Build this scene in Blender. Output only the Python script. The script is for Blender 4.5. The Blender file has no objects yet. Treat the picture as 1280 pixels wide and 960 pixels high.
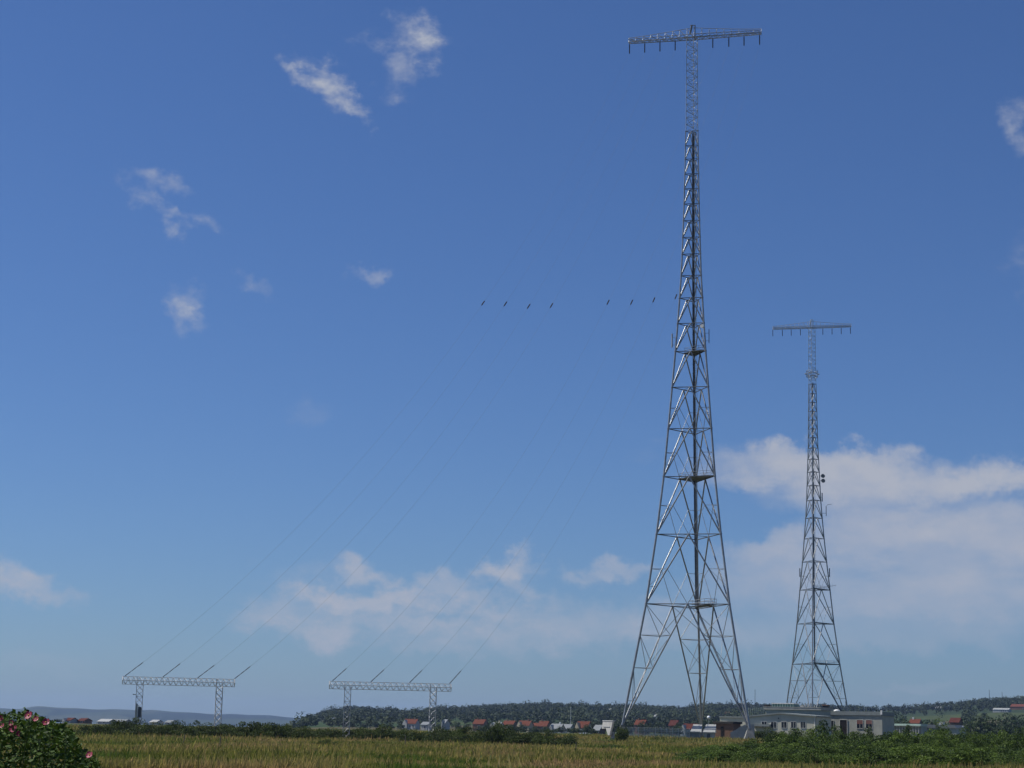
import bpy, math, random
import numpy as np
from mathutils import Vector, Matrix

random.seed(7)
rng = np.random.default_rng(11)
PI = math.pi
R = math.radians
S = bpy.context.scene
COL = S.collection

# ------------------------------------------------------------------ camera
FP = 2300.0                     # focal length in pixels of a 1280 px wide frame
YH = 912.7
PITCH = math.atan((YH - 480) / FP)
ROLL = 0.021
EYE = Vector((0, 0, 1.7))
FWD = Vector((0, math.cos(PITCH), math.sin(PITCH)))
UP0 = Vector((0, -math.sin(PITCH), math.cos(PITCH)))
RT0 = Vector((1, 0, 0))
UP = UP0 * math.cos(ROLL) - RT0 * math.sin(ROLL)
RT = RT0 * math.cos(ROLL) + UP0 * math.sin(ROLL)
cam_d = bpy.data.cameras.new('camera')
cam_d.sensor_width = 36.0
cam_d.lens = 36.0 * FP / 1280.0
cam_d.clip_start = 0.5
cam_d.clip_end = 30000
cam = bpy.data.objects.new('camera', cam_d)
COL.objects.link(cam)
cam.matrix_world = Matrix((
    (RT.x, UP.x, -FWD.x, EYE.x), (RT.y, UP.y, -FWD.y, EYE.y),
    (RT.z, UP.z, -FWD.z, EYE.z), (0, 0, 0, 1)))
S.camera = cam


def ray(px, py):
    return (FWD + RT * ((px - 640) / FP) + UP * ((480 - py) / FP)).normalized()


def yh(px):
    return YH + ROLL * (px - 640)


def proj(p):
    d = Vector(p) - EYE
    z = d.dot(FWD)
    return 640 + FP * d.dot(RT) / z, 480 - FP * d.dot(UP) / z


def at(px, py, D):
    """measured point: direction seen in the survey, horizontal distance D"""
    r = ray(px, py)
    k = D / math.hypot(r.x, r.y)
    return EYE + r * k


def zat(px, py, D):
    return at(px, py, D).z


# ------------------------------------------------------------------ terrain
def sm(a, b, x):
    t = np.clip((x - a) / (b - a), 0, 1)
    return t * t * (3 - 2 * t)


SKY_X = [-400, 360, 380, 388, 400, 420, 440, 470, 500, 520, 540, 560, 590, 620, 660, 700, 750, 800, 830, 860, 880, 900, 950, 1010,
         1040, 1060, 1100, 1130, 1160, 1190, 1230, 1280, 1340, 1700]
SKY_Y = [925, 915, 911, 904, 899, 892, 889, 889, 891, 893, 891, 889, 888, 887, 885, 884, 886, 886, 888, 890, 887, 885, 886, 888,
         887, 889, 890, 889, 888, 886, 882, 880, 878, 876]
DR = 2600.0


def terrain(x, y):
    x = np.asarray(x, float); y = np.asarray(y, float)
    d = np.hypot(x, y)
    az = np.arctan2(x, np.maximum(y, 1e-3))
    az = np.clip(az, -1.2, 1.2)
    u = 640 + 2340 * np.tan(az)
    u = np.clip(u, -1200, 2200)
    z = 0.25 * sm(230, 370, d) * sm(380, 780, u) + 0.65 * sm(200, 330, d)
    z += 0.10 * np.sin(x * 0.11 + 1) * np.sin(y * 0.06) * sm(40, 80, d)
    z += 0.05 * np.sin(x * 0.31 + 2) * np.cos(y * 0.17)
    # ridge inland, to the right
    uu = np.clip(u, -400, 1700)
    ys = np.interp(uu, SKY_X, SKY_Y)
    zr = 1.7 + (YH + ROLL * (uu - 640) - ys) / FP * DR - 3.0
    zr = np.maximum(zr, -12)
    land = sm(340, 400, u)
    prof = 0.35 * sm(1050, 1700, d) + 0.65 * sm(1500, DR, d)
    zl = z + (zr - z) * prof + 1.2 * np.sin(x * 0.011) * np.sin(y * 0.009 + 1) * sm(1200, 1600, d) * sm(3000, 2300, d)
    # coast to the left
    zs = z + (-8.5 - z) * sm(930, 1150, d)
    z = zs + (zl - zs) * land
    return z


def gz(x, y):
    return float(terrain(x, y))


def gp(px, D):
    """a ground point seen at pixel column px, at distance D"""
    r = ray(px, yh(px))
    k = D / math.hypot(r.x, r.y)
    x, y = r.x * k, r.y * k
    return Vector((x, y, gz(x, y)))


# ------------------------------------------------------------------ materials
def principled(name):
    m = bpy.data.materials.new(name)
    m.use_nodes = True
    nt = m.node_tree
    b = nt.nodes['Principled BSDF']
    return m, nt, b


def mat(name, col, rough=0.7, metal=0.0, var=0.12, scale=1.5, bump=0.0, spec=None, stain=None):
    m, nt, b = principled(name)
    N = nt.nodes; L = nt.links
    tc = N.new('ShaderNodeTexCoord')
    nz = N.new('ShaderNodeTexNoise'); nz.inputs['Scale'].default_value = scale; nz.inputs['Detail'].default_value = 6
    nz.inputs['Roughness'].default_value = 0.65
    L.new(tc.outputs['Object'], nz.inputs['Vector'])
    cr = N.new('ShaderNodeValToRGB')
    c = col
    lo = [max(0, v * (1 - var)) for v in c]; hi = [min(1, v * (1 + var)) for v in c]
    if stain: lo = stain
    cr.color_ramp.elements[0].position = 0.3; cr.color_ramp.elements[0].color = (*lo, 1)
    cr.color_ramp.elements[1].position = 0.7; cr.color_ramp.elements[1].color = (*hi, 1)
    L.new(nz.outputs['Fac'], cr.inputs['Fac'])
    L.new(cr.outputs['Color'], b.inputs['Base Color'])
    b.inputs['Roughness'].default_value = rough
    b.inputs['Metallic'].default_value = metal
    if spec is not None: b.inputs['Specular IOR Level'].default_value = spec
    if bump:
        bp = N.new('ShaderNodeBump'); bp.inputs['Strength'].default_value = bump; bp.inputs['Distance'].default_value = 0.05
        L.new(nz.outputs['Fac'], bp.inputs['Height']); L.new(bp.outputs['Normal'], b.inputs['Normal'])
    return m


def leaf_mat(name, dark, light, rough=0.55, trans=0.25, spec=0.22):
    """colour of each leaf comes from its own tint value (natural variation between leaves)"""
    m, nt, b = principled(name)
    N = nt.nodes; L = nt.links
    a = N.new('ShaderNodeAttribute'); a.attribute_name = 'tint'
    cr = N.new('ShaderNodeValToRGB')
    cr.color_ramp.elements[0].position = 0.0; cr.color_ramp.elements[0].color = (*dark, 1)
    cr.color_ramp.elements[1].position = 1.0; cr.color_ramp.elements[1].color = (*light, 1)
    L.new(a.outputs['Fac'], cr.inputs['Fac']); L.new(cr.outputs['Color'], b.inputs['Base Color'])
    b.inputs['Roughness'].default_value = rough
    b.inputs['Specular IOR Level'].default_value = spec
    tr = N.new('ShaderNodeBsdfTranslucent'); L.new(cr.outputs['Color'], tr.inputs['Color'])
    mx = N.new('ShaderNodeMixShader'); mx.inputs['Fac'].default_value = trans
    out = N['Material Output']
    L.new(b.outputs['BSDF'], mx.inputs[1]); L.new(tr.outputs['BSDF'], mx.inputs[2]); L.new(mx.outputs['Shader'], out.inputs['Surface'])
    return m


M = {}
M['steel'] = mat('grey_steel_tube', (0.30, 0.32, 0.33), rough=0.40, metal=0.45, var=0.2, scale=0.6, stain=(0.20, 0.20, 0.195))
M['steel_dark'] = mat('dark_steel', (0.10, 0.11, 0.12), rough=0.5, metal=0.4, var=0.25, scale=0.8)
M['galv'] = mat('galvanised_steel', (0.42, 0.44, 0.45), rough=0.42, metal=0.5, var=0.18, scale=0.9)
M['gantry'] = mat('weathered_galvanised_steel', (0.37, 0.38, 0.39), rough=0.5, metal=0.3, var=0.2, scale=1.2)
M['cable'] = mat('black_cable', (0.035, 0.037, 0.042), rough=0.55, var=0.3)
M['wire'] = mat('copper_wire', (0.10, 0.10, 0.10), rough=0.5, metal=0.5)
M['insul'] = mat('brown_glazed_insulator', (0.03, 0.022, 0.02), rough=0.7, spec=.15)
M['white'] = mat('white_paint', (0.78, 0.78, 0.75), rough=0.5, var=0.08)
M['white_slab'] = mat('whitewashed_slab', (0.74, 0.73, 0.68), rough=0.9, var=0.08, scale=1.3, stain=(0.58, 0.57, 0.52))
M['limewash'] = mat('weathered_limewash', (0.46, 0.46, 0.43), rough=0.9, var=0.15, scale=0.6, stain=(0.30, 0.30, 0.27))
M['cream'] = mat('cream_render', (0.55, 0.46, 0.30), rough=0.85, var=0.1)
M['concrete'] = mat('pale_concrete', (0.42, 0.42, 0.39), rough=0.9, var=0.15, scale=0.9, bump=0.2, stain=(0.30, 0.30, 0.27))
M['pier'] = mat('damp_stained_concrete', (0.24, 0.24, 0.22), rough=0.95, var=0.2, scale=0.8, stain=(0.15, 0.155, 0.135))
M['concrete_l'] = mat('whitewashed_concrete', (0.62, 0.62, 0.58), rough=0.9, var=0.1, scale=0.7, stain=(0.45, 0.45, 0.40))
M['render_a'] = mat('beige_render', (0.58, 0.57, 0.47), rough=0.9, var=0.07, scale=0.5, stain=(0.47, 0.46, 0.37))
M['render_b'] = mat('grey_green_render', (0.34, 0.39, 0.36), rough=0.9, var=0.08, scale=0.5, stain=(0.27, 0.31, 0.28))
M['render_c'] = mat('streaked_grey_render', (0.42, 0.43, 0.37), rough=0.9, var=0.1, scale=0.7, stain=(0.33, 0.34, 0.30))
M['felt'] = mat('grey_roofing_felt', (0.23, 0.26, 0.25), rough=0.9, var=0.12)
M['verdigris'] = mat('pale_green_sheet_roof', (0.42, 0.52, 0.44), rough=0.6, var=0.08)
M['greenglass'] = mat('green_glazing', (0.10, 0.19, 0.17), rough=0.25, var=0.25, scale=2)
M['glass'] = mat('window_glass', (0.015, 0.02, 0.03), rough=0.08, var=0.2)
M['blind'] = mat('faded_red_blind', (0.22, 0.10, 0.08), rough=0.8)
M['door'] = mat('dark_brown_door', (0.03, 0.026, 0.025), spec=.1, rough=0.9)
M['tile'] = mat('red_clay_tile', (0.135, 0.048, 0.030), spec=.1, rough=0.95, var=0.25, scale=1.2)
M['tile_dark'] = mat('dark_red_clay_tile', (0.09, 0.030, 0.023), spec=.1, rough=0.95, var=0.25, scale=1.2)
M['slate'] = mat('grey_slate', (0.16, 0.18, 0.19), rough=0.7, var=0.2)
M['brick'] = mat('brown_brick', (0.20, 0.11, 0.07), rough=0.9, var=0.2)
M['tar'] = mat('tarred_timber', (0.045, 0.04, 0.037), rough=0.85, var=0.3)
M['wood'] = mat('weathered_timber', (0.13, 0.11, 0.085), rough=0.9, var=0.25, scale=4)
M['bark'] = mat('bark', (0.07, 0.055, 0.04), rough=0.95, var=0.3, scale=3)
M['zinc'] = mat('pale_sheet_metal', (0.36, 0.37, 0.35), rough=0.45, var=0.08)
M['globe'] = mat('white_glass_globe', (0.85, 0.87, 0.9), rough=0.2, var=0.02)
M['thicket'] = leaf_mat('thicket_leaf', (0.011, 0.028, 0.007), (0.130, 0.195, 0.032), trans=.25, spec=.15)
M['hedge'] = leaf_mat('hedge_leaf', (0.014, 0.026, 0.007), (0.095, 0.13, 0.026), trans=0.22, spec=.12)
M['rose'] = leaf_mat('rose_leaf', (0.010, 0.026, 0.007), (0.085, 0.15, 0.022), rough=0.65, trans=0.12, spec=.12)
M['tree'] = leaf_mat('tree_leaf', (0.018, 0.035, 0.012), (0.055, 0.085, 0.022), trans=0.15)
M['woodland'] = leaf_mat('woodland_leaf', (0.010, 0.020, 0.009), (0.052, 0.075, 0.022), trans=0.1, rough=0.7, spec=0.2)
M['petal'] = mat('magenta_petal', (0.28, 0.010, 0.055), rough=0.55, var=0.2, scale=30)
M['stamen'] = mat('yellow_stamen', (0.75, 0.5, 0.06), rough=0.7)
M['hip'] = mat('green_stem', (0.06, 0.09, 0.03), rough=0.8)


def grass_mat():
    m, nt, b = principled('meadow_grass')
    N = nt.nodes; L = nt.links
    g = N.new('ShaderNodeNewGeometry')
    n1 = N.new('ShaderNodeTexNoise'); n1.inputs['Scale'].default_value = 0.085; n1.inputs['Detail'].default_value = 8
    n1.inputs['Distortion'].default_value = 0.6
    L.new(g.outputs['Position'], n1.inputs['Vector'])
    cr = N.new('ShaderNodeValToRGB'); e = cr.color_ramp.elements
    e[0].position = 0.36; e[0].color = (0.10, 0.155, 0.028, 1)
    e[1].position = 0.62; e[1].color = (0.37, 0.26, 0.12, 1)
    for p, c in ((0.42, (0.17, 0.18, 0.038, 1)), (0.53, (0.29, 0.255, 0.082, 1))):
        q = e.new(p); q.color = c
    L.new(n1.outputs['Fac'], cr.inputs['Fac'])
    a = N.new('ShaderNodeAttribute'); a.attribute_name = 'tint'
    c2 = N.new('ShaderNodeValToRGB'); f = c2.color_ramp.elements
    f[0].position = 0; f[0].color = (0.25, 0.38, 0.2, 1)
    f[1].position = 1; f[1].color = (1.9, 1.9, 1.6, 1)
    q = f.new(0.5); q.color = (0.9, 0.9, 0.9, 1)
    q = f.new(0.9); q.color = (1.15, 1.1, 1.0, 1)
    L.new(a.outputs['Fac'], c2.inputs['Fac'])
    mx = N.new('ShaderNodeMix'); mx.data_type = 'RGBA'; mx.blend_type = 'MULTIPLY'; mx.inputs['Factor'].default_value = 1
    L.new(cr.outputs['Color'], mx.inputs['A']); L.new(c2.outputs['Color'], mx.inputs['B'])
    L.new(mx.outputs['Result'], b.inputs['Base Color'])
    b.inputs['Roughness'].default_value = 0.75; b.inputs['Specular IOR Level'].default_value = 0.2
    tr = N.new('ShaderNodeBsdfTranslucent'); L.new(mx.outputs['Result'], tr.inputs['Color'])
    ms = N.new('ShaderNodeMixShader'); ms.inputs['Fac'].default_value = 0.42
    L.new(b.outputs['BSDF'], ms.inputs[1]); L.new(tr.outputs['BSDF'], ms.inputs[2])
    L.new(ms.outputs['Shader'], N['Material Output'].inputs['Surface'])
    return m


def ground_mat():
    m, nt, b = principled('meadow_soil')
    N = nt.nodes; L = nt.links
    g = N.new('ShaderNodeNewGeometry')
    n1 = N.new('ShaderNodeTexNoise'); n1.inputs['Scale'].default_value = 0.045; n1.inputs['Detail'].default_value = 9
    n1.inputs['Distortion'].default_value = 0.6
    L.new(g.outputs['Position'], n1.inputs['Vector'])
    cr = N.new('ShaderNodeValToRGB'); e = cr.color_ramp.elements
    e[0].position = 0.30; e[0].color = (0.06, 0.08, 0.018, 1)
    e[1].position = 0.72; e[1].color = (0.16, 0.095, 0.04, 1)
    q = e.new(0.5); q.color = (0.11, 0.10, 0.03, 1)
    L.new(n1.outputs['Fac'], cr.inputs['Fac'])
    L.new(cr.outputs['Color'], b.inputs['Base Color'])
    b.inputs['Roughness'].default_value = 0.95; b.inputs['Specular IOR Level'].default_value = 0.1
    return m


def farm_mat(name='farmland', s=0.0016, cols=None):
    m, nt, b = principled(name)
    N = nt.nodes; L = nt.links
    g = N.new('ShaderNodeNewGeometry')
    mp = N.new('ShaderNodeMapping'); mp.inputs['Scale'].default_value = (1.6, 0.7, 0.0)
    L.new(g.outputs['Position'], mp.inputs['Vector'])
    v = N.new('ShaderNodeTexVoronoi'); v.inputs['Scale'].default_value = s * 2
    L.new(mp.outputs['Vector'], v.inputs['Vector'])
    sp = N.new('ShaderNodeSeparateColor'); L.new(v.outputs['Color'], sp.inputs['Color'])
    cr = N.new('ShaderNodeValToRGB'); cr.color_ramp.interpolation = 'CONSTANT'
    cols = cols or [(0.032, 0.055, 0.018), (0.05, 0.068, 0.022), (0.028, 0.045, 0.018), (0.085, 0.078, 0.036)]
    e = cr.color_ramp.elements
    e[0].position = 0; e[0].color = (*cols[0], 1); e[1].position = 0.3; e[1].color = (*cols[1], 1)
    for p, c in ((0.55, cols[2]), (0.82, cols[3])):
        q = e.new(p); q.color = (*c, 1)
    L.new(sp.outputs['Red'], cr.inputs['Fac'])
    n1 = N.new('ShaderNodeTexNoise'); n1.inputs['Scale'].default_value = 0.02; n1.inputs['Detail'].default_value = 6
    L.new(g.outputs['Position'], n1.inputs['Vector'])
    mr = N.new('ShaderNodeMapRange'); mr.inputs['To Min'].default_value = 0.6; mr.inputs['To Max'].default_value = 1.4
    L.new(n1.outputs['Fac'], mr.inputs['Value'])
    mx = N.new('ShaderNodeVectorMath'); mx.operation = 'SCALE'
    L.new(cr.outputs['Color'], mx.inputs[0]); L.new(mr.outputs['Result'], mx.inputs['Scale'])
    L.new(mx.outputs['Vector'], b.inputs['Base Color'])
    b.inputs['Roughness'].default_value = 0.95; b.inputs['Specular IOR Level'].default_value = 0.1
    return m


M['grass'] = grass_mat()
M['soil'] = ground_mat()
M['farm'] = farm_mat()
M['farhill'] = farm_mat('far_shore_fields', 0.0011, [(0.015, 0.028, 0.018), (0.034, 0.05, 0.022), (0.012, 0.022, 0.016), (0.05, 0.06, 0.03)])
mw, ntw, bw = principled('sea_water')
bw.inputs['Base Color'].default_value = (0.01, 0.03, 0.05, 1); bw.inputs['Roughness'].default_value = 0.12
_n = ntw.nodes.new('ShaderNodeTexNoise'); _n.inputs['Scale'].default_value = 0.3; _n.inputs['Detail'].default_value = 5
_b = ntw.nodes.new('ShaderNodeBump'); _b.inputs['Strength'].default_value = 0.5; _b.inputs['Distance'].default_value = 0.6
_g = ntw.nodes.new('ShaderNodeNewGeometry')
ntw.links.new(_g.outputs['Position'], _n.inputs['Vector']); ntw.links.new(_n.outputs['Fac'], _b.inputs['Height'])
ntw.links.new(_b.outputs['Normal'], bw.inputs['Normal'])
M['water'] = mw


# ------------------------------------------------------------------ mesh helpers
class MB:
    def __init__(s):
        s.v = []; s.f = []

    def add(s, vs, fs):
        o = len(s.v); s.v += [tuple(p) for p in vs]; s.f += [tuple(i + o for i in f) for f in fs]
        return s

    def tube(s, p, q, r, r2=None, n=7, cap=True):
        p = Vector(p); q = Vector(q); r2 = r if r2 is None else r2
        d = (q - p)
        if d.length < 1e-6: return s
        d.normalize()
        a = Vector((0, 0, 1)) if abs(d.z) < 0.9 else Vector((1, 0, 0))
        e1 = d.cross(a).normalized(); e2 = d.cross(e1)
        vs = []
        for c, rr in ((p, r), (q, r2)):
            for k in range(n):
                t = 2 * PI * k / n
                vs.append(c + e1 * (rr * math.cos(t)) + e2 * (rr * math.sin(t)))
        fs = [(k, (k + 1) % n, n + (k + 1) % n, n + k) for k in range(n)]
        if cap:      # caps on their own vertices, so smooth shading keeps the tube's sides clean
            vs += vs[:2 * n]
            fs += [tuple(range(3 * n - 1, 2 * n - 1, -1)), tuple(range(3 * n, 4 * n))]
        return s.add(vs, fs)

    def path(s, pts, r, n=6):
        for a, b in zip(pts, pts[1:]): s.tube(a, b, r, n=n, cap=False)
        return s

    def box(s, x0, x1, y0, y1, z0, z1):
        vs = [(x, y, z) for z in (z0, z1) for y in (y0, y1) for x in (x0, x1)]
        return s.add(vs, [(0, 2, 3, 1), (4, 5, 7, 6), (0, 1, 5, 4), (2, 6, 7, 3), (0, 4, 6, 2), (1, 3, 7, 5)])

    def prism(s, poly, y0, y1):
        """poly in (x,z), extruded along y"""
        n = len(poly)
        vs = [(x, y0, z) for x, z in poly] + [(x, y1, z) for x, z in poly]
        fs = [tuple(range(n)), tuple(range(2 * n - 1, n - 1, -1))] + [(k, n + k, n + (k + 1) % n, (k + 1) % n) for k in range(n)]
        return s.add(vs, fs)

    def disc(s, c, nrm, r, th, n=14, r2=None):
        c = Vector(c); nrm = Vector(nrm).normalized()
        return s.tube(c - nrm * th / 2, c + nrm * th / 2, r, r2, n=n)

    def ball(s, c, r, seg=10, ring=7, sz=1.0):
        vs = [(c[0], c[1], c[2] + r * sz)]
        for i in range(1, ring):
            t = PI * i / ring
            for k in range(seg):
                a = 2 * PI * k / seg
                vs.append((c[0] + r * math.sin(t) * math.cos(a), c[1] + r * math.sin(t) * math.sin(a), c[2] + r * sz * math.cos(t)))
        vs.append((c[0], c[1], c[2] - r * sz))
        fs = [(0, 1 + k, 1 + (k + 1) % seg) for k in range(seg)]
        for i in range(ring - 2):
            for k in range(seg):
                a = 1 + i * seg + k; b = 1 + i * seg + (k + 1) % seg
                fs.append((a, a + seg, b + seg, b))
        l = len(vs) - 1; o = 1 + (ring - 2) * seg
        fs += [(l, o + (k + 1) % seg, o + k) for k in range(seg)]
        return s.add(vs, fs)

    def build(s, name, m, parent=None, smooth=False, loc=None):
        me = bpy.data.meshes.new(name)
        me.from_pydata(s.v, [], s.f)
        me.update()
        me.materials.append(m)
        if smooth:
            me.polygons.foreach_set('use_smooth', [True] * len(me.polygons))
        o = bpy.data.objects.new(name, me)
        COL.objects.link(o)
        if parent is not None: o.parent = parent
        if loc is not None: o.location = loc
        return o


def tag(o, label=None, cat=None, group=None, kind=None):
    if label: o['label'] = label
    if cat: o['category'] = cat
    if group: o['group'] = group
    if kind: o['kind'] = kind
    return o


def empty(name, loc=(0, 0, 0), rz=0.0, label=None, cat=None, group=None):
    o = bpy.data.objects.new(name, None)
    o.empty_display_size = 0.5
    o.location = loc; o.rotation_euler = (0, 0, rz)
    COL.objects.link(o)
    return tag(o, label, cat, group)


def np_mesh(name, V, F, mats, tint=None, smooth=False):
    """V (n,3), F (m,k)"""
    me = bpy.data.meshes.new(name)
    n, k = F.shape
    me.vertices.add(len(V)); me.vertices.foreach_set('co', V.astype(np.float32).ravel())
    me.loops.add(n * k); me.loops.foreach_set('vertex_index', F.astype(np.int32).ravel())
    me.polygons.add(n)
    me.polygons.foreach_set('loop_start', np.arange(0, n * k, k, dtype=np.int32))
    me.polygons.foreach_set('loop_total', np.full(n, k, dtype=np.int32))
    if smooth: me.polygons.foreach_set('use_smooth', np.ones(n, bool))
    me.update(calc_edges=True)
    if tint is not None:
        a = me.attributes.new('tint', 'FLOAT', 'FACE'); a.data.foreach_set('value', tint.astype(np.float32))
    for m in mats: me.materials.append(m)
    return me


def leaves(C, size, upbias=0.35, aspect=0.6, tint=None, lo=0.6, hi=1.3):
    """rhombic leaf faces at centres C"""
    n = len(C)
    nrm = rng.normal(size=(n, 3)); nrm[:, 2] = np.abs(nrm[:, 2]) + upbias
    nrm /= np.linalg.norm(nrm, axis=1)[:, None]
    t = rng.normal(size=(n, 3)); t -= nrm * (t * nrm).sum(1)[:, None]; t /= np.linalg.norm(t, axis=1)[:, None]
    b = np.cross(nrm, t)
    s = size * rng.uniform(lo, hi, n)[:, None]
    V = np.stack([C + t * s * .5, C + b * s * .5 * aspect - nrm * s * .06, C - t * s * .5, C - b * s * .5 * aspect - nrm * s * .06], 1).reshape(-1, 3)
    F = np.arange(4 * n).reshape(n, 4)
    if tint is None: tint = rng.uniform(0, 1, n)
    return V, F, tint


def blob_points(n, w, dpt, h, nb, sub=0.45, low=0.0, top_rough=0.15):
    """points in a cluster of overlapping sub-clumps filling an uneven dome"""
    cs = []
    while len(cs) < nb:
        p = rng.uniform(-1, 1, 3)
        if p[0] ** 2 + p[1] ** 2 > 1: continue
        r = math.hypot(p[0], p[1])
        top = (1 - r ** 2.2) ** 0.5
        z = rng.uniform(low, max(low + .05, top)) ** 0.8
        cs.append((p[0] * w * .42, p[1] * dpt * .42, z * h * (0.78 + rng.uniform(-top_rough, top_rough)), rng.uniform(0.6, 1.25)))
    cs = np.array(cs)
    idx = rng.integers(0, nb, n)
    d = rng.normal(size=(n, 3)); d /= np.linalg.norm(d, axis=1)[:, None]
    rr = rng.uniform(0.35, 1.0, n) ** 0.6
    sc = np.array([w, dpt, h * 0.9]) * sub * .5
    P = cs[idx, :3] + d * rr[:, None] * sc * cs[idx, 3][:, None]
    P[:, 2] = np.abs(P[:, 2])
    low_ = rng.uniform(0, 1, n) < .33
    P[low_, 2] *= rng.uniform(.05, .95, low_.sum())
    tint = np.clip(0.5 + (rng.uniform(0, 1, nb)[idx] - .5) * .9 + rng.normal(0, .22, n), 0, 1)
    return P, tint


# ------------------------------------------------------------------ world, sun, haze
SUN_AZ = R(-76)     # left of the view direction and in front
SUN_EL = R(53)
SDIR = Vector((math.sin(SUN_AZ) * math.cos(SUN_EL), math.cos(SUN_AZ) * math.cos(SUN_EL), math.sin(SUN_EL)))
sl = bpy.data.lights.new('sun', 'SUN'); sl.energy = 5.0; sl.angle = R(0.53); sl.color = (1.0, 0.95, 0.87)
so = bpy.data.objects.new('sun', sl); COL.objects.link(so)
so.rotation_euler = SDIR.to_track_quat('Z', 'Y').to_euler()

W = bpy.data.worlds.new('World'); S.world = W; W.use_nodes = True
nt = W.node_tree; N = nt.nodes; L = nt.links
bg = N['Background']
sky = N.new('ShaderNodeTexSky'); sky.sky_type = 'NISHITA'; sky.sun_disc = False
sky.sun_elevation = SUN_EL; sky.sun_rotation = SUN_AZ
sky.air_density = 1.0; sky.dust_density = 0.3; sky.ozone_density = 1.6; sky.altitude = 0
bg.inputs['Strength'].default_value = 0.075
tc = N.new('ShaderNodeTexCoord')
sep = N.new('ShaderNodeSeparateXYZ'); L.new(tc.outputs['Generated'], sep.inputs[0])


def mth(op, a, b=None, c=None, clamp=False):
    n = N.new('ShaderNodeMath'); n.operation = op; n.use_clamp = clamp
    for i, v in enumerate((a, b, c)):
        if v is None: continue
        if isinstance(v, (int, float)): n.inputs[i].default_value = v
        else: L.new(v, n.inputs[i])
    return n.outputs[0]


azn = mth('ARCTAN2', sep.outputs['X'], sep.outputs['Y'])
eln = mth('ARCSINE', sep.outputs['Z'])
cmb = N.new('ShaderNodeCombineXYZ'); L.new(azn, cmb.inputs[0]); L.new(eln, cmb.inputs[1])
dn = N.new('ShaderNodeTexNoise'); dn.inputs['Scale'].default_value = 34; dn.inputs['Detail'].default_value = 7; dn.inputs['Roughness'].default_value = 0.62
L.new(cmb.outputs[0], dn.inputs['Vector'])
vs_ = N.new('ShaderNodeVectorMath'); vs_.operation = 'SUBTRACT'; L.new(dn.outputs['Color'], vs_.inputs[0]); vs_.inputs[1].default_value = (.5, .5, .5)
vm = N.new('ShaderNodeVectorMath'); vm.operation = 'SCALE'; L.new(vs_.outputs[0], vm.inputs[0]); vm.inputs['Scale'].default_value = 0.042
va = N.new('ShaderNodeVectorMath'); va.operation = 'ADD'; L.new(cmb.outputs[0], va.inputs[0]); L.new(vm.outputs[0], va.inputs[1])
fn = N.new('ShaderNodeTexNoise'); fn.inputs['Scale'].default_value = 60; fn.inputs['Detail'].default_value = 9; fn.inputs['Roughness'].default_value = 0.6
mpn = N.new('ShaderNodeMapping'); mpn.inputs['Scale'].default_value = (0.8, 1.3, 1); L.new(cmb.outputs[0], mpn.inputs['Vector']); L.new(mpn.outputs[0], fn.inputs['Vector'])
fn2 = N.new('ShaderNodeTexNoise'); fn2.inputs['Scale'].default_value = 22; fn2.inputs['Detail'].default_value = 8; fn2.inputs['Roughness'].default_value = 0.55
mp2 = N.new('ShaderNodeMapping'); mp2.inputs['Scale'].default_value = (0.55, 1.9, 1); L.new(cmb.outputs[0], mp2.inputs['Vector']); L.new(mp2.outputs[0], fn2.inputs['Vector'])
# clouds: (px, py, rx, ry, tilt deg, strength)
CL = [(420, 112, 52, 17, -34, .62), (368, 86, 20, 9, -10, .5), (395, 97, 24, 12, -20, .5), (448, 132, 24, 14, -40, .55), (510, 50, 46, 20, 6, .52), (500, 84, 30, 22, 40, .42), (530, 58, 28, 18, 0, .5),
      (205, 236, 42, 12, -10, .36), (192, 262, 44, 11, -22, .42), (215, 270, 18, 9, -40, .36), (263, 288, 12, 10, 0, .30), (232, 380, 16, 18, 0, .42), (236, 402, 14, 16, 0, .3), (316, 360, 28, 9, -25, .30), (455, 342, 20, 8, 0, .38),
      (1274, 155, 18, 30, 0, .45), (392, 518, 34, 12, 0, .10),
      (985, 582, 110, 26, 3, .66), (1060, 596, 120, 36, -3, .70), (1160, 604, 110, 26, -5, .62), (1240, 598, 80, 24, 0, .72), (1330, 606, 80, 30, 0, .6), (1060, 625, 110, 26, 0, .42), (1120, 585, 270, 26, -3, .45),
      (1240, 660, 120, 34, 0, .55), (1170, 690, 170, 46, 0, .50), (1080, 670, 90, 26, 0, .42), (975, 688, 70, 18, 5, .45), (1000, 712, 110, 30, 0, .36), (1080, 740, 220, 34, 0, .34), (1200, 740, 160, 40, 0, .38), (1100, 785, 220, 26, 0, .26),
      (447, 712, 34, 15, 0, .58), (487, 727, 18, 12, 0, .5), (632, 706, 44, 18, 0, .66), (640, 728, 30, 20, -30, .40), (400, 742, 52, 16, 0, .56), (470, 746, 90, 15, 2, .58), (560, 728, 46, 20, 0, .48), (560, 750, 100, 14, 0, .44),
      (400, 788, 70, 18, 0, .48), (520, 775, 120, 16, 0, .36), (340, 765, 50, 24, 0, .30), (600, 790, 220, 30, 0, .30), (420, 760, 130, 50, 0, .22),
      (770, 714, 60, 14, 0, .44), (712, 712, 24, 14, 0, .32), (720, 775, 150, 34, 0, .32), (40, 735, 62, 18, -6, .56), (-20, 728, 60, 26, 0, .6), (60, 832, 60, 12, 0, .10), (1340, 330, 60, 40, 0, .3),
      (540, 815, 90, 12, 0, .2), (1150, 855, 60, 8, 0, .14), (880, 790, 120, 26, 0, .22)]
acc = {0: None, 1: None}


def azel(px, py):
    r = ray(px, py)
    return math.atan2(r.x, r.y), math.asin(r.z)


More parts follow.
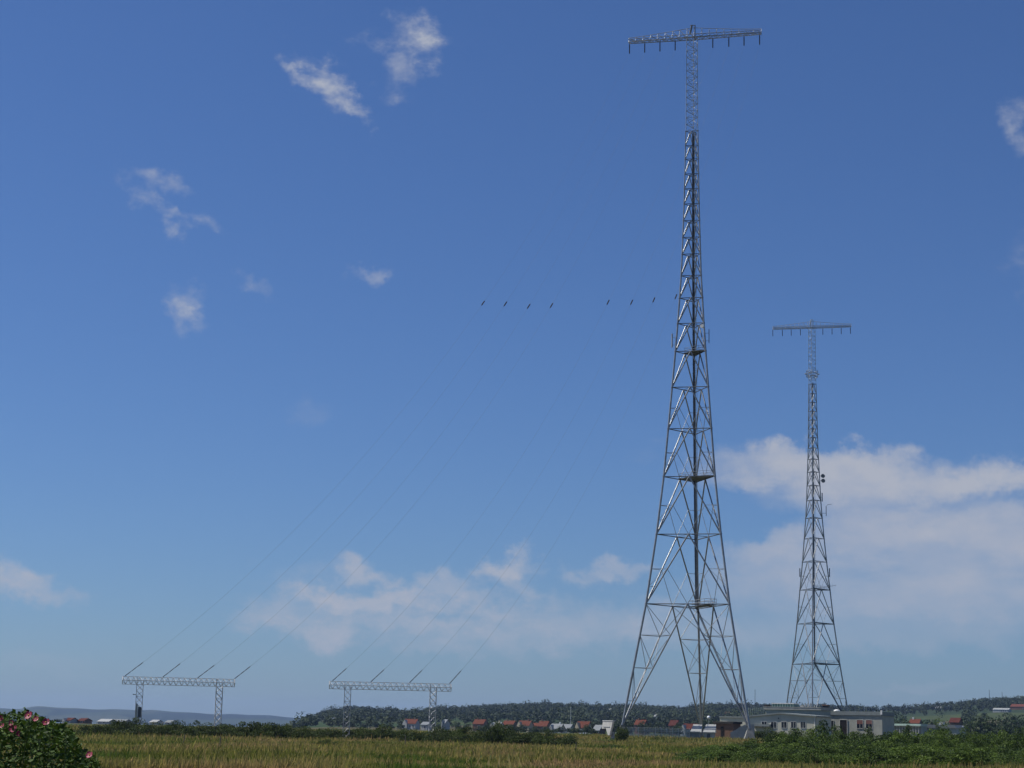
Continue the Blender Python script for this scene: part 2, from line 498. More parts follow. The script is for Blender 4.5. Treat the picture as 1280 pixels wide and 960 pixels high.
for (px, py, rx, ry, tilt, st) in CL:
    a, e = azel(px, py)
    mp = N.new('ShaderNodeMapping'); mp.vector_type = 'TEXTURE'
    mp.inputs['Location'].default_value = (a, e, 0)
    mp.inputs['Rotation'].default_value = (0, 0, R(tilt) - ROLL)
    mp.inputs['Scale'].default_value = (rx * (1.25 if py > 540 else 1.4) / FP, ry * (1.3 if py > 540 else 1.5) / FP, 1)
    L.new(va.outputs[0], mp.inputs['Vector'])
    ln = N.new('ShaderNodeVectorMath'); ln.operation = 'LENGTH'; L.new(mp.outputs[0], ln.inputs[0])
    mr = N.new('ShaderNodeMapRange'); mr.interpolation_type = 'SMOOTHSTEP'
    mr.inputs['From Min'].default_value = 1.02; mr.inputs['From Max'].default_value = -0.35 if py < 540 else (0.1 if px < 860 else 0.3)
    mr.inputs['To Min'].default_value = 0; mr.inputs['To Max'].default_value = min(.9, st * (1.12 if px > 860 and py > 540 else 1.0 if py < 540 else 1.18))
    kk = 2.2 if py < 540 else (1.3 if px < 860 else .95)
    src = fn if (py < 540 or px < 860) else fn2
    wob = mth('MULTIPLY_ADD', src.outputs['Fac'], -kk, kk * .5)
    L.new(mth('ADD', ln.outputs['Value'], wob), mr.inputs['Value'])
    big = 1 if py > 540 else 0
    if acc[big] is None: acc[big] = mr.outputs[0]
    else:
        # soft union 1-(1-a)(1-b)
        acc[big] = mth('SUBTRACT', 1.0, mth('MULTIPLY', mth('SUBTRACT', 1.0, acc[big]), mth('SUBTRACT', 1.0, mr.outputs[0])))
# scattered clouds elsewhere in the sky, out of the photographed part
nm = mth('MAXIMUM', mth('MULTIPLY_ADD', fn.outputs['Fac'], 1.8, 0.2), 0.0)
nb_ = mth('MAXIMUM', mth('MULTIPLY_ADD', fn.outputs['Fac'], 0.9, 0.55), 0.0)
cov = mth('ADD', mth('MULTIPLY', acc[0], nm), mth('MULTIPLY', acc[1], nb_), clamp=True)
mix = N.new('ShaderNodeMix'); mix.data_type = 'RGBA'
hs = N.new('ShaderNodeMix'); hs.data_type = 'RGBA'; hs.blend_type = 'MULTIPLY'; hs.inputs['Factor'].default_value = 1
L.new(sky.outputs[0], hs.inputs['A']); hs.inputs['B'].default_value = (0.48, 0.69, 1.08, 1)   # the camera's cool white balance
L.new(cov, mix.inputs['Factor']); L.new(hs.outputs['Result'], mix.inputs['A'])
mix.inputs['B'].default_value = (5.5, 5.9, 6.95, 1)
L.new(mix.outputs['Result'], bg.inputs['Color'])

HAZE = True
if HAZE:
    hb = MB().box(-9000, 9000, -900, 13500, -10.5, 165)
    hm = bpy.data.materials.new('haze_air'); hm.use_nodes = True
    hn = hm.node_tree; hn.nodes.clear()
    ho = hn.nodes.new('ShaderNodeOutputMaterial'); hv = hn.nodes.new('ShaderNodeVolumePrincipled')
    hv.inputs['Color'].default_value = (0.45, 0.63, 0.98, 1); hv.inputs['Density'].default_value = 6e-5
    hv.inputs['Anisotropy'].default_value = 0.2
    hn.links.new(hv.outputs[0], ho.inputs['Volume'])
    tag(hb.build('haze', hm), 'thin pale blue haze filling the air towards the hills', 'haze', kind='stuff')

S.view_settings.view_transform = 'Standard'; S.view_settings.look = 'None'
S.view_settings.exposure = 0; S.view_settings.gamma = 1
S.render.engine = 'CYCLES'
S.cycles.max_bounces = 6; S.cycles.diffuse_bounces = 2; S.cycles.glossy_bounces = 2
S.cycles.transmission_bounces = 2; S.cycles.volume_bounces = 0; S.cycles.transparent_max_bounces = 8
S.cycles.use_denoising = True
S.cycles.use_light_tree = False

# ------------------------------------------------------------------ ground, water, hills
azs = np.concatenate([np.linspace(-180, -32, 40)[:-1], np.linspace(-32, 32, 330), np.linspace(32, 180, 40)[1:-1]])
azs = np.radians(azs)
rad = np.concatenate([[0.0001], np.geomspace(4, 60, 18), np.linspace(64, 400, 60), np.geomspace(410, 3300, 80), [4000, 6000, 9000, 13000]])
A, D_ = np.meshgrid(azs, rad)
X = np.sin(A) * D_; Y = np.cos(A) * D_
yy = np.where(Y > 1, Y, 1.0)
Z = terrain(X, np.where(np.abs(A) < 1.5, Y, 1.0))
Z = np.where(np.abs(A) > 1.2, terrain(np.sin(1.2 * np.sign(A)) * D_, np.cos(1.2) * D_), Z)
Z = np.where(D_ > 3400, np.minimum(Z, -9), Z)
na, nr = len(azs), len(rad)
i, j = np.meshgrid(np.arange(nr - 1), np.arange(na), indexing='ij')
j2 = (j + 1) % na
F = np.stack([i * na + j, (i + 1) * na + j, (i + 1) * na + j2, i * na + j2], -1).reshape(-1, 4)
V = np.stack([X, Y, Z], -1).reshape(-1, 3)
me = np_mesh('ground', V, F[:, ::-1].copy(), [M['soil'], M['farm']], smooth=True)
fi = np.repeat(np.arange(nr - 1), na)
me.polygons.foreach_set('material_index', (rad[fi] > 520).astype(np.int32))
g = bpy.data.objects.new('ground', me); COL.objects.link(g)
tag(g, 'rough grassy meadow rising gently inland', 'ground', kind='structure')

w = MB(); n = 96
w.add([(0, 0, -4.2)] + [(13300 * math.sin(2 * PI * k / n), 13300 * math.cos(2 * PI * k / n), -4.2) for k in range(n)],
      [(0, 1 + (k + 1) % n, 1 + k) for k in range(n)])
tag(w.build('water', M['water']), 'narrow band of blue sea below the far hills', 'water', kind='structure')

# far shore, seven to ten kilometres off
fx = np.linspace(-700, 900, 260)
prof_x = [-700, 0, 20, 45, 90, 140, 200, 260, 310, 375, 450, 900]
prof_y = [878, 886, 887, 884.5, 886, 887, 889.5, 892, 894, 897.5, 900, 912]
rows = []
for D0, hfac in ((7600, -0.15), (7900, 0.12), (8300, 0.45), (8900, 0.8), (9600, 1.0), (10400, 0.2)):
    r = []
    for k, px in enumerate(fx):
        ph = np.interp(px, prof_x, prof_y)
        H = (yh(px) - ph) / FP * 9600 + 1.7
        z = H * hfac + (2.5 * math.sin(px * .045 + D0) + 1.5 * math.sin(px * .13 + D0 * .01)) * (hfac > 0)
        dr = ray(px, yh(px)); q = math.hypot(dr.x, dr.y)
        r.append((dr.x / q * D0, dr.y / q * D0, z if hfac > 0 else -8))
    rows.append(r)
V = np.array(rows).reshape(-1, 3); nf = len(fx)
i, j = np.meshgrid(np.arange(len(rows) - 1), np.arange(nf - 1), indexing='ij')
F = np.stack([i * nf + j, i * nf + j + 1, (i + 1) * nf + j + 1, (i + 1) * nf + j], -1).reshape(-1, 4)
o = bpy.data.objects.new('hills', np_mesh('hills', V, F, [M['farhill']], smooth=True)); COL.objects.link(o)
tag(o, 'long low blue hills across the water', 'hills', kind='structure')

# ------------------------------------------------------------------ grass (stuff)
NB = 480000
q = rng.uniform(0, 1, NB)
d0, d1 = 62.0, 420.0
dd = 1 / np.sqrt((1 / d0 ** 2) + q * (1 / d1 ** 2 - 1 / d0 ** 2))
dd = np.where(rng.uniform(0, 1, NB) < .35, rng.uniform(80, 420, NB), dd)
aa = rng.uniform(-R(18.5), R(18.5), NB)
# tufts: pull blades toward tuft centres
gx = np.sin(aa) * dd; gy = np.cos(aa) * dd
gx = gx + (np.round(gx / .55) * .55 - gx) * .35; gy = gy + (np.round(gy / .7) * .7 - gy) * .35
zz = terrain(gx, gy)
dens = np.sin(gx * .21 + 2 * np.sin(gy * .05)) * np.sin(gy * .09 + 1.3 * np.sin(gx * .07))
hh = rng.gamma(4.0, 0.042, NB) * (1 + .6 * dens) + .05
wd = (0.010 + 0.00017 * dd) * rng.uniform(.6, 1.6, NB)
th = rng.uniform(0, PI, NB)
lean = rng.normal(0, .22, (NB, 2)) * hh[:, None] + np.array([.08, 0]) * hh[:, None]
cx, sx = np.cos(th) * wd, np.sin(th) * wd
V = np.stack([np.stack([gx - cx, gy - sx, zz - .02], -1), np.stack([gx + cx, gy + sx, zz - .02], -1),
              np.stack([gx + lean[:, 0] + cx * .35, gy + lean[:, 1] + sx * .35, zz + hh], -1), np.stack([gx + lean[:, 0] * .9 - cx * .35, gy + lean[:, 1] * .9 - sx * .35, zz + hh * .95], -1)], 1).reshape(-1, 3)
F = np.arange(4 * NB).reshape(NB, 4)
tn = np.clip(.5 + .24 * rng.normal(size=NB) + .15 * (hh - .3), 0, 0.88)
tn = np.where(rng.uniform(0, 1, NB) < .035 + .12 * (np.sin(gx * .09 + 1) * np.sin(gy * .045 + gx * .02) > .35), rng.uniform(.9, 1, NB), tn)
o = bpy.data.objects.new('grass', np_mesh('grass', V, F, [M['grass']], tn)); COL.objects.link(o)
tag(o, 'long olive and rust tinted summer grass covering the meadow', 'grass', kind='stuff')

# ------------------------------------------------------------------ radio towers
THETA = R(-14.2)
E1 = Vector((math.cos(THETA), math.sin(THETA), 0))
NB_ = Vector((-math.sin(THETA), math.cos(THETA), 0))


def solve_z(x, y, py):
    lo, hi = -20.0, 400.0
    for _ in range(50):
        m = (lo + hi) / 2
        if proj((x, y, m))[1] > py: lo = m
        else: hi = m
    return (lo + hi) / 2


def tower(px_base, D, back, widths, rings, subrings, y_split, y_top, arm_spec, label, foot_z):
    """widths: (py, leg spacing in px) as measured; back: +1 third leg away from camera"""
    c0 = gp(px_base, D)
    c = Vector((c0.x, c0.y, 0)); zb = c0.z
    losang = math.atan2(c.x, c.y)
    phi = THETA + losang
    n3 = NB_ * back
    prof = []
    for py, wpx in widths:
        z = solve_z(c.x, c.y, py)
        dep = (Vector((c.x, c.y, z)) - EYE).dot(FWD)
        prof.append((z, wpx / FP * dep / math.cos(phi)))
    pz = [p[0] for p in prof][::-1]; pw = [p[1] for p in prof][::-1]
    if pz[0] > pz[-1]: pz = pz[::-1]; pw = pw[::-1]

    def corner(k, z):
        s = float(np.interp(z, pz, pw))
        if z < pz[0]: s = pw[0] + (pz[0] - z) * (pw[0] - pw[1]) / (pz[1] - pz[0])
        b = c - Vector((c.x, c.y, 0)) + Vector((0, 0, z))
        if k == 0: return b - E1 * s / 2 - n3 * s * .2887
        if k == 1: return b + E1 * s / 2 - n3 * s * .2887
        return b + n3 * s * .5774
    root = empty('radio_tower', (c.x, c.y, 0), 0, label, 'radio tower')
    zr = [solve_z(c.x, c.y, y) for y in rings]
    zs = solve_z(c.x, c.y, y_split); zt = solve_z(c.x, c.y, y_top)
    # bend the profile only at ring heights
    feet = []
    for k in range(3):
        w0 = corner(k, zr[0]); w1 = corner(k, zb + .4)
        gzl = gz(c.x + w1.x, c.y + w1.y)
        zf = foot_z[k]
        w1 = corner(k, zf)
        feet.append(Vector((w1.x, w1.y, zf)))
    legs = []
    for k in range(3):
        m = MB()
        zl = [feet[k].z] + zr
        pts = [feet[k]] + [corner(k, z) for z in zr]
        for a in range(len(pts) - 1):
            f0 = 1 - a / len(pts); f1 = 1 - (a + 1) / len(pts)
            m.tube(pts[a], pts[a + 1], .10 + .13 * f0, .10 + .13 * f1, n=10)
            m.disc(pts[a + 1], pts[a + 1] - pts[a], .17 + .15 * f1, .12, n=10)
        legs.append(m.build('leg', M['steel'], root, True))
        fb = MB(); x, y = feet[k].x, feet[k].y; z = feet[k].z
        gl = gz(c.x + x, c.y + y) - .5
        q1, q2 = (1.25, .5) if k != 2 else (.5, .38)
        vs = [(x + sx_ * q_, y + sy_ * q_, zz_) for zz_, q_ in ((gl, q1), (z - .25, q2)) for sx_, sy_ in ((-1, -1), (1, -1), (1, 1), (-1, 1))]
        fb.add(vs, [(3, 2, 1, 0), (4, 5, 6, 7), (0, 1, 5, 4), (1, 2, 6, 5), (2, 3, 7, 6), (3, 0, 4, 7)])
        fb.box(x - .32, x + .32, y - .32, y + .32, z - .248, z + .1)
        fb.build('footing', M['pier'], root)
    # faces
    rings_m = [MB() for _ in zr]
    for (a, b) in ((0, 1), (0, 2), (1, 2)):
        m = MB()
        for i in range(len(zr)):
            z0 = zr[i]
            A0, B0 = corner(a, z0), corner(b, z0)
            f = 1 - i / len(zr)
            r1 = .055 + .05 * f
            rings_m[i].tube(A0, B0, r1, n=6)
            if i + 1 < len(zr):
                A1, B1 = corner(a, zr[i + 1]), corner(b, zr[i + 1])
                ap = (A1 + B1) / 2
                rd = .075 + .075 * f
                m.tube(A0, ap, rd, n=8); m.tube(B0, ap, rd, n=8)
                mid0 = (A0 + B0) / 2
                if i < subrings:
                    zm = zr[i] + (zr[i + 1] - zr[i]) * .5
                    Am, Bm = corner(a, zm), corner(b, zm)
                    da = A0.lerp(ap, .5); db = B0.lerp(ap, .5)
                    m.tube(Am, da, .05, n=5); m.tube(Bm, db, .05, n=5)
                    m.tube(da, mid0, .055, n=5); m.tube(db, mid0, .055, n=5)
                    zq = zr[i] + (zr[i + 1] - zr[i]) * .25
                    m.tube(corner(a, zq), A0.lerp(ap, .25), .035, n=5)
                    m.tube(corner(a, zq), da, .03, n=5); m.tube(corner(b, zq), db, .03, n=5)
        # splayed base panel: great inverted V with stepped bracing
        ap = (corner(a, zr[0]) + corner(b, zr[0])) / 2
        for k, (lo) in ((a, feet[a]), (b, feet[b])):
            top = corner(k, zr[0])
            m.tube(lo, ap, .15, n=8)
            ts = [.08, .27, .54, .80 if False else .78]
            prev_leg = top; prev_d = ap
            for t in (.74, .47, .2):
                lp = lo.lerp(top, t); dp = lo.lerp(ap, t)
                m.tube(lp, dp, .06, n=6)
                m.tube(prev_leg, dp, .065, n=6)
                if t > .4:
                    mid = prev_leg.lerp(prev_d, .5)
                prev_leg, prev_d = lp, dp
        # secondary diagonals from ring quarter points
        m.build('bracing', M['steel'], root, True)
    # inner ties across each foot pyramid
    for k in range(3):
        m = MB()
        o1, o2 = [q_ for q_ in range(3) if q_ != k]
        a1 = (corner(k, zr[0]) + corner(o1, zr[0])) / 2; a2 = (corner(k, zr[0]) + corner(o2, zr[0])) / 2
        for t in (.74, .47, .2):
            m.tube(feet[k].lerp(a1, t), feet[k].lerp(a2, t), .05, n=5)
        m.tube(a1, feet[k].lerp(a2, .74), .055, n=5)
        m.tube(feet[k].lerp(a1, .74), feet[k].lerp(a2, .47), .05, n=5)
        m.tube(feet[k].lerp(a2, .47), feet[k].lerp(a1, .2), .045, n=5); m.tube(feet[k].lerp(a2, .74), feet[k].lerp(a1, .47), .045, n=5)
        m.build('foot_tie', M['steel'], root, True)
    # hip bracing inside main rings
    for i in range(0, len(zr)):
        C3 = [corner(k, zr[i]) for k in range(3)]
        mids = [(C3[0] + C3[1]) / 2, (C3[1] + C3[2]) / 2, (C3[2] + C3[0]) / 2]
        for a in range(3): rings_m[i].tube(mids[a], mids[(a + 1) % 3], .045, n=5)
        rings_m[i].build('ring_frame', M['steel_dark'], root, True)
    # upper lattice mast
    m = MB(); s = float(np.interp(zs, pz, pw)) * .97
    s2 = s * .93
    np_ = 14
    for a in range(np_):
        z0 = zs + (zt - zs) * a / np_; z1 = zs + (zt - zs) * (a + 1) / np_

        def cc(k, z):
            ss = s + (s2 - s) * (z - zs) / (zt - zs)
            b = Vector((0, 0, z))
            if k == 0: return b - E1 * ss / 2 - n3 * ss * .2887
            if k == 1: return b + E1 * ss / 2 - n3 * ss * .2887
            return b + n3 * ss * .5774
        for k in range(3):
            m.tube(cc(k, z0), cc(k, z1), .075, n=6)
            k2 = (k + 1) % 3
            m.tube(cc(k, z1), cc(k2, z1), .04, n=5)
            if a % 2: m.tube(cc(k, z0), cc(k2, z1), .045, n=5)
            else: m.tube(cc(k2, z0), cc(k, z1), .045, n=5)
    m.build('upper_mast', M['galv'], root, True)
    # crossarm
    pl, pr, pins, ins_len = arm_spec
    arm = MB()

    def arm_x(px):     # distance along the arm for a pixel column at arm height
        lo, hi = -30.0, 30.0
        for _ in range(40):
            mm = (lo + hi) / 2
            p = c + E1 * mm + Vector((0, 0, zt))
            if proj(p)[0] < px: lo = mm
            else: hi = mm
        return (lo + hi) / 2
    xl, xr = arm_x(pl), arm_x(pr)
    hw = s * .40
    nseg = 18

    def chord(x, top, side):
        t = min(1, abs(x) / max(abs(xl), abs(xr)))
        zz = zt + ((1.05 + 1.35 * (1 - t) ** 1.3) if top else 0.0)
        y = side * (hw * (1 - .55 * t))
        return E1 * x + NB_ * y + Vector((0, 0, zz))
    xs = [xl + (xr - xl) * k / nseg for k in range(nseg + 1)]
    for k in range(nseg):
        a, b = xs[k], xs[k + 1]
        for side in (-1, 1):
            arm.tube(chord(a, 0, side), chord(b, 0, side), .075, n=6)
            arm.tube(chord(a, 0, side), chord(a, 1, 0), .035, n=5)
            arm.tube(chord(a, 0, side), chord((a + b) / 2, 0, -side), .04, n=5)
            arm.tube(chord((a + b) / 2, 0, -side), chord(b, 0, side), .04, n=5)
            arm.tube(chord(b, 0, side), chord(a, 1, 0) if k < nseg / 2 else chord(b, 1, 0), .035, n=5)
        up_ = Vector((0, 0, .62))
        for side in (-1, 1):
            arm.tube(chord(a, 0, side) + up_, chord(b, 0, side) + up_, .06, n=6)
            arm.tube(chord(a, 0, side), chord((a + b) / 2, 0, side) + up_, .045, n=5)
            arm.tube(chord((a + b) / 2, 0, side) + up_, chord(b, 0, side), .045, n=5)
        arm.tube(chord(a, 1, 0), chord(b, 1, 0), .06, n=5)
        arm.tube(chord(a, 0, -1), chord(a, 0, 1), .04, n=5)
    arm.tube(chord(xr, 0, -1), chord(xr, 1, 0), .05, n=5); arm.tube(chord(xl, 0, -1), chord(xl, 0, 1), .05, n=5); arm.tube(chord(xr, 0, -1), chord(xr, 0, 1), .05, n=5)
    ao = arm.build('crossarm', M['steel'], root, True)
    hang = []
    for px in pins:
        x = arm_x(px)
        p = E1 * x + Vector((0, 0, zt - .05))
        im = MB()
        im.tube(p, p - Vector((0, 0, .4)), .04, n=6)
        for q_ in range(8):
            z = p.z - .4 - (ins_len - .5) * q_ / 8
            im.tube((p.x, p.y, z), (p.x, p.y, z - (ins_len - .5) / 8 * .6), .14, .10, n=8)
            im.tube((p.x, p.y, z - (ins_len - .5) / 16), (p.x, p.y, z - (ins_len - .5) / 8), .085, n=6)
        im.build('insulator', M['insul'], ao, True)
        im2 = Vector((p.x + c.x, p.y + c.y, p.z - ins_len))
        hang.append(im2)
    return root, c, corner, zr, zs, zt, feet, hang


W1 = [(905, 154), (757, 102.6), (669, 79), (597, 63), (497, 46.5), (420, 34), (340, 24), (255, 18.5), (163, 15.0)]
R1 = [757, 670, 598, 538, 486, 441, 406, 374, 346, 319, 298, 277, 256, 237, 218.5, 200, 183, 165]
T1 = tower(863.5, 373, 1, W1, R1, 4, 165, 48, (786, 951.5, [787, 806, 825, 844, 891, 911, 930, 949.5], 2.5),
           'tall nearer three-legged steel lattice radio tower with T-shaped top', (3.1, 2.9, 2.3))
W2 = [(893, 79), (830, 59), (780, 46), (740, 38), (702, 30), (672, 24.5), (647, 20.5), (625, 17.5), (606, 16), (560, 12.2), (480, 9.2)]
R2 = [830, 779.5, 737, 702, 673, 647.5, 625.5, 607, 590, 574, 560, 547, 536, 525, 514, 503, 492, 480]
T2 = tower(1019.5, 640, -1, W2, R2, 3, 480, 410, (966, 1064, [966, 978, 989, 1000.5, 1028.5, 1040, 1051.5, 1063], 2.6),
           'smaller farther lattice radio tower with T-shaped top behind the flat buildings', (4.5, 4.5, 4.5))


def fixtures(T, which):
    root, c, corner, zr, zs, zt, feet, hang = T
    sz = lambda py: solve_z(c.x, c.y, py)
    # cable run beside the third leg, then down the inner brace to the right foot
    m = MB()
    top = zs
    inner = lambda z, k=.16: corner(2, z).lerp((corner(0, z) + corner(1, z)) / 2, k)
    if which == 2: inner = lambda z, k=.62: corner(2, z).lerp((corner(0, z) + corner(1, z)) / 2, k)
    zz = [zr[0]] + zr[1:] + []
    for off in (-.16, 0, .16):
        pts = [inner(z) + E1 * off for z in zr]
        m.path(pts, .085, 6)
        foot = feet[1]; a = (corner(1, zr[0]) + corner(2, zr[0])) / 2 if which == 1 else (corner(1, zr[0]) + corner(2, zr[0])) / 2
        m.path([pts[0], pts[0].lerp(foot, .5) + E1 * off * .5, foot + E1 * (off - .3) + Vector((0, 0, .4))], .06, 6)
    for i in range(len(zr) - 1):
        for t in np.linspace(0, 1, 5)[:-1]:
            z = zr[i] + (zr[i + 1] - zr[i]) * t
            p = inner(z); m.tube(p - E1 * .32, p + E1 * .32, .04, n=5)
    m.build('cable_run', M['cable'], root, True)
    # ladder
    m = MB()
    lad = lambda z: corner(2, z).lerp((corner(0, z) + corner(1, z)) / 2, .30 if which == 1 else .45) + E1 * .55
    zl = list(zr)
    for i in range(len(zl) - 1):
        for off in (-.2, .2): m.tube(lad(zl[i]) + E1 * off, lad(zl[i + 1]) + E1 * off, .03, n=5)
        nn = max(2, int((zl[i + 1] - zl[i]) / .45))
        for q_ in range(nn):
            p = lad(zl[i]).lerp(lad(zl[i + 1]), q_ / nn); m.tube(p - E1 * .2, p + E1 * .2, .018, n=4)
    m.build('ladder', M['steel'], root)

    def platform(z, k0, k1, k2, f, rail, h=1.1):
        """deck filling the corner near leg k0 - k1"""
        a, b, cc = corner(k0, z), corner(k1, z), corner(k2, z)
        poly = [a, b, b.lerp(cc, f * .4), a.lerp(cc, f)]
        m = MB()
        up = Vector((0, 0, .12))
        m.add([p for p in poly] + [p + up for p in poly], [(3, 2, 1, 0), (4, 5, 6, 7)] + [(q_, (q_ + 1) % 4, 4 + (q_ + 1) % 4, 4 + q_) for q_ in range(4)])
        o = m.build('platform', M['steel_dark'], root)
        if rail:
            m = MB(); ctr = (poly[0] + poly[1] + poly[2] + poly[3]) / 4
            for q_ in range(4):
                p, r_ = poly[q_].lerp(ctr, .06), poly[(q_ + 1) % 4].lerp(ctr, .06)
                nn = max(1, int((r_ - p).length / 1.4))
                for t in range(nn + 1):
                    s_ = p.lerp(r_, t / nn); m.tube(s_, s_ + Vector((0, 0, h)), .035, n=5)
                for hh_ in (h, h * .55): m.tube(p + Vector((0, 0, hh_)), r_ + Vector((0, 0, hh_)), .035, n=5)
            m.build('railing', M['galv'], o)
        return o
    if which == 1:
        # square service deck with railing on the first ring
        z = zr[0] + .1
        c2_, c1_ = corner(2, z), corner(1, z)
        ax = (c1_ - c2_); ln = ax.length; ax = ax.normalized(); pr = Vector((-ax.y, ax.x, 0))
        if pr.dot(corner(0, z) - c2_) < 0: pr = -pr
        o_ = c2_ + ax * ln * .12 + pr * .3
        L_, Wd = ln * .52, 2.6
        P = [o_, o_ + ax * L_, o_ + ax * L_ + pr * Wd, o_ + pr * Wd]
        m = MB(); up = Vector((0, 0, .1))
        m.add(P + [p + up for p in P], [(3, 2, 1, 0), (4, 5, 6, 7)] + [(q_, (q_ + 1) % 4, 4 + (q_ + 1) % 4, 4 + q_) for q_ in range(4)])
        po = m.build('platform', M['steel_dark'], root)
        m = MB()
        for q_ in range(4):
            p, r_ = P[q_], P[(q_ + 1) % 4]; nn = 4 if q_ % 2 == 0 else 2
            for t in range(nn):
                s_ = p.lerp(r_, t / nn); m.tube(s_, s_ + Vector((0, 0, 1.25)), .05, n=6)
            for h in (1.25, .65): m.tube(p + Vector((0, 0, h)), r_ + Vector((0, 0, h)), .05, n=6)
        m.build('railing', M['galv'], po)
        platform(zr[2] + .1, 2, 1, 0, .55, True)
        platform(zr[5] + .1, 2, 1, 0, .55, True)
        # whip antennas beside the legs and a small white drum
        for k, py, s_ in ((0, 428, -1), (1, 424, 1)):
            z = sz(py); p = corner(k, z) + E1 * s_ * .9
            m = MB(); m.tube(p - Vector((0, 0, 1.3)), p + Vector((0, 0, 1.6)), .16 if k == 0 else .08, n=8)
            for h in (-.8, .8): m.tube(corner(k, z + h), p + Vector((0, 0, h)), .04, n=5)
            m.build('panel_antenna', M['galv'] if k == 0 else M['steel_dark'], root, True)
        z = sz(411); p = corner(1, z) - NB_ * .5 - E1 * .3
        m = MB(); m.disc(p, (E1 * -.2 - NB_), .38, .4, n=14); m.tube(p, corner(1, z), .06, n=6)
        m.build('dish_antenna', M['white'], root, True)
    else:
        platform(zr[0] + .1, 1, 2, 0, .4, True)
        platform(zr[1] + .1, 1, 2, 0, .3, False)
        platform(zr[2] + .1, 1, 2, 0, .35, True)
        # octagonal gallery under the upper mast
        z = sz(471); m = MB()
        for zz_, rr in ((z, 2.0), (z + 2.1, 2.0), (z + 1.0, 2.2)):
            pts = [Vector((rr * math.cos(2 * PI * q_ / 12), rr * math.sin(2 * PI * q_ / 12), zz_)) for q_ in range(13)]
            m.path(pts, .07, 5)
        for q_ in range(12):
            a = 2 * PI * q_ / 12; u_ = Vector((math.cos(a), math.sin(a), 0))
            m.tube(u_ * 2.0 + Vector((0, 0, z)), u_ * 2.0 + Vector((0, 0, z + 2.1)), .06, n=5)
            if q_ % 2 == 0:
                m.tube(u_ * .8 + Vector((0, 0, z)), u_ * 2.0 + Vector((0, 0, z)), .06, n=5)
                m.tube(u_ * .8 + Vector((0, 0, z - 1)), u_ * 2.0 + Vector((0, 0, z)), .05, n=5)
                m.ball(u_ * 2.35 + Vector((0, 0, z + 1.0)), .25, 6, 5)
        m.build('gallery', M['steel'], root, True)
        # two dark drums on the right leg
        for py in (594.5, 600.5):
            z = sz(py); p = corner(1, z) + E1 * 1.2
            m = MB(); m.disc(p, -NB_ - E1 * .1, .66, .7, n=16); m.tube(corner(1, z), p, .07, n=6)
            m.build('drum_antenna', M['steel_dark'], root, True)
        for k, py, s_ in ((1, 621, 1), (0, 715, -1), (1, 715, 1)):
            z = sz(py); p = corner(k, z) + E1 * s_ * .55
            m = MB(); m.tube(p - Vector((0, 0, 1.5)), p + Vector((0, 0, 1.5)), .17, n=8); m.tube(corner(k, z), p, .05, n=5)
            m.build('panel_antenna', M['steel_dark'], root, True)
        z = sz(641); p = corner(1, z); q1 = p + E1 * 1.5; m = MB()
        m.tube(p, q1, .06, n=5); m.tube(q1 - Vector((0, 0, 1)), q1 + Vector((0, 0, 2.4)), .12, n=6)
        m.tube(q1 + Vector((0, 0, 2.4)), q1 + Vector((.5, 0, 3.0)), .07, n=5); m.tube(q1 + Vector((.5, 0, 3.0)), q1 + Vector((2.0, 0, 3.2)), .07, n=5)
        m.build('bent_antenna', M['steel_dark'], root, True)
        z = sz(731); p = corner(1, z); m = MB(); m.tube(p - E1 * 3.5 - Vector((0, 0, .8)), p + E1 * 2.2, .05, n=5)
        for q_ in range(4):
            b = p + E1 * (.4 + .55 * q_); m.tube(b - NB_ * .5, b + NB_ * .5, .03, n=4); m.tube(b - Vector((0, 0, .4)), b + Vector((0, 0, .4)), .03, n=4)
        m.build('yagi_antenna', M['galv'], root, True)
    # head piece
    m = MB(); h = Vector((0, 0, zt))
    m.tube(h - E1 * .55 + Vector((0, 0, 1.0)), h - E1 * .2 + Vector((0, 0, 3.0)), .22, n=8)
    m.tube(h + E1 * .5, h + E1 * .5 + Vector((0, 0, 3.0)), .12, n=6)
    m.tube(h - E1 * .55 + Vector((0, 0, 3.0)), h + E1 * .55 + Vector((0, 0, 2.9)), .08, n=6)
    m.build('head_frame', M['galv'] if which == 2 else M['steel_dark'], root, True)


fixtures(T1, 1); fixtures(T2, 2)


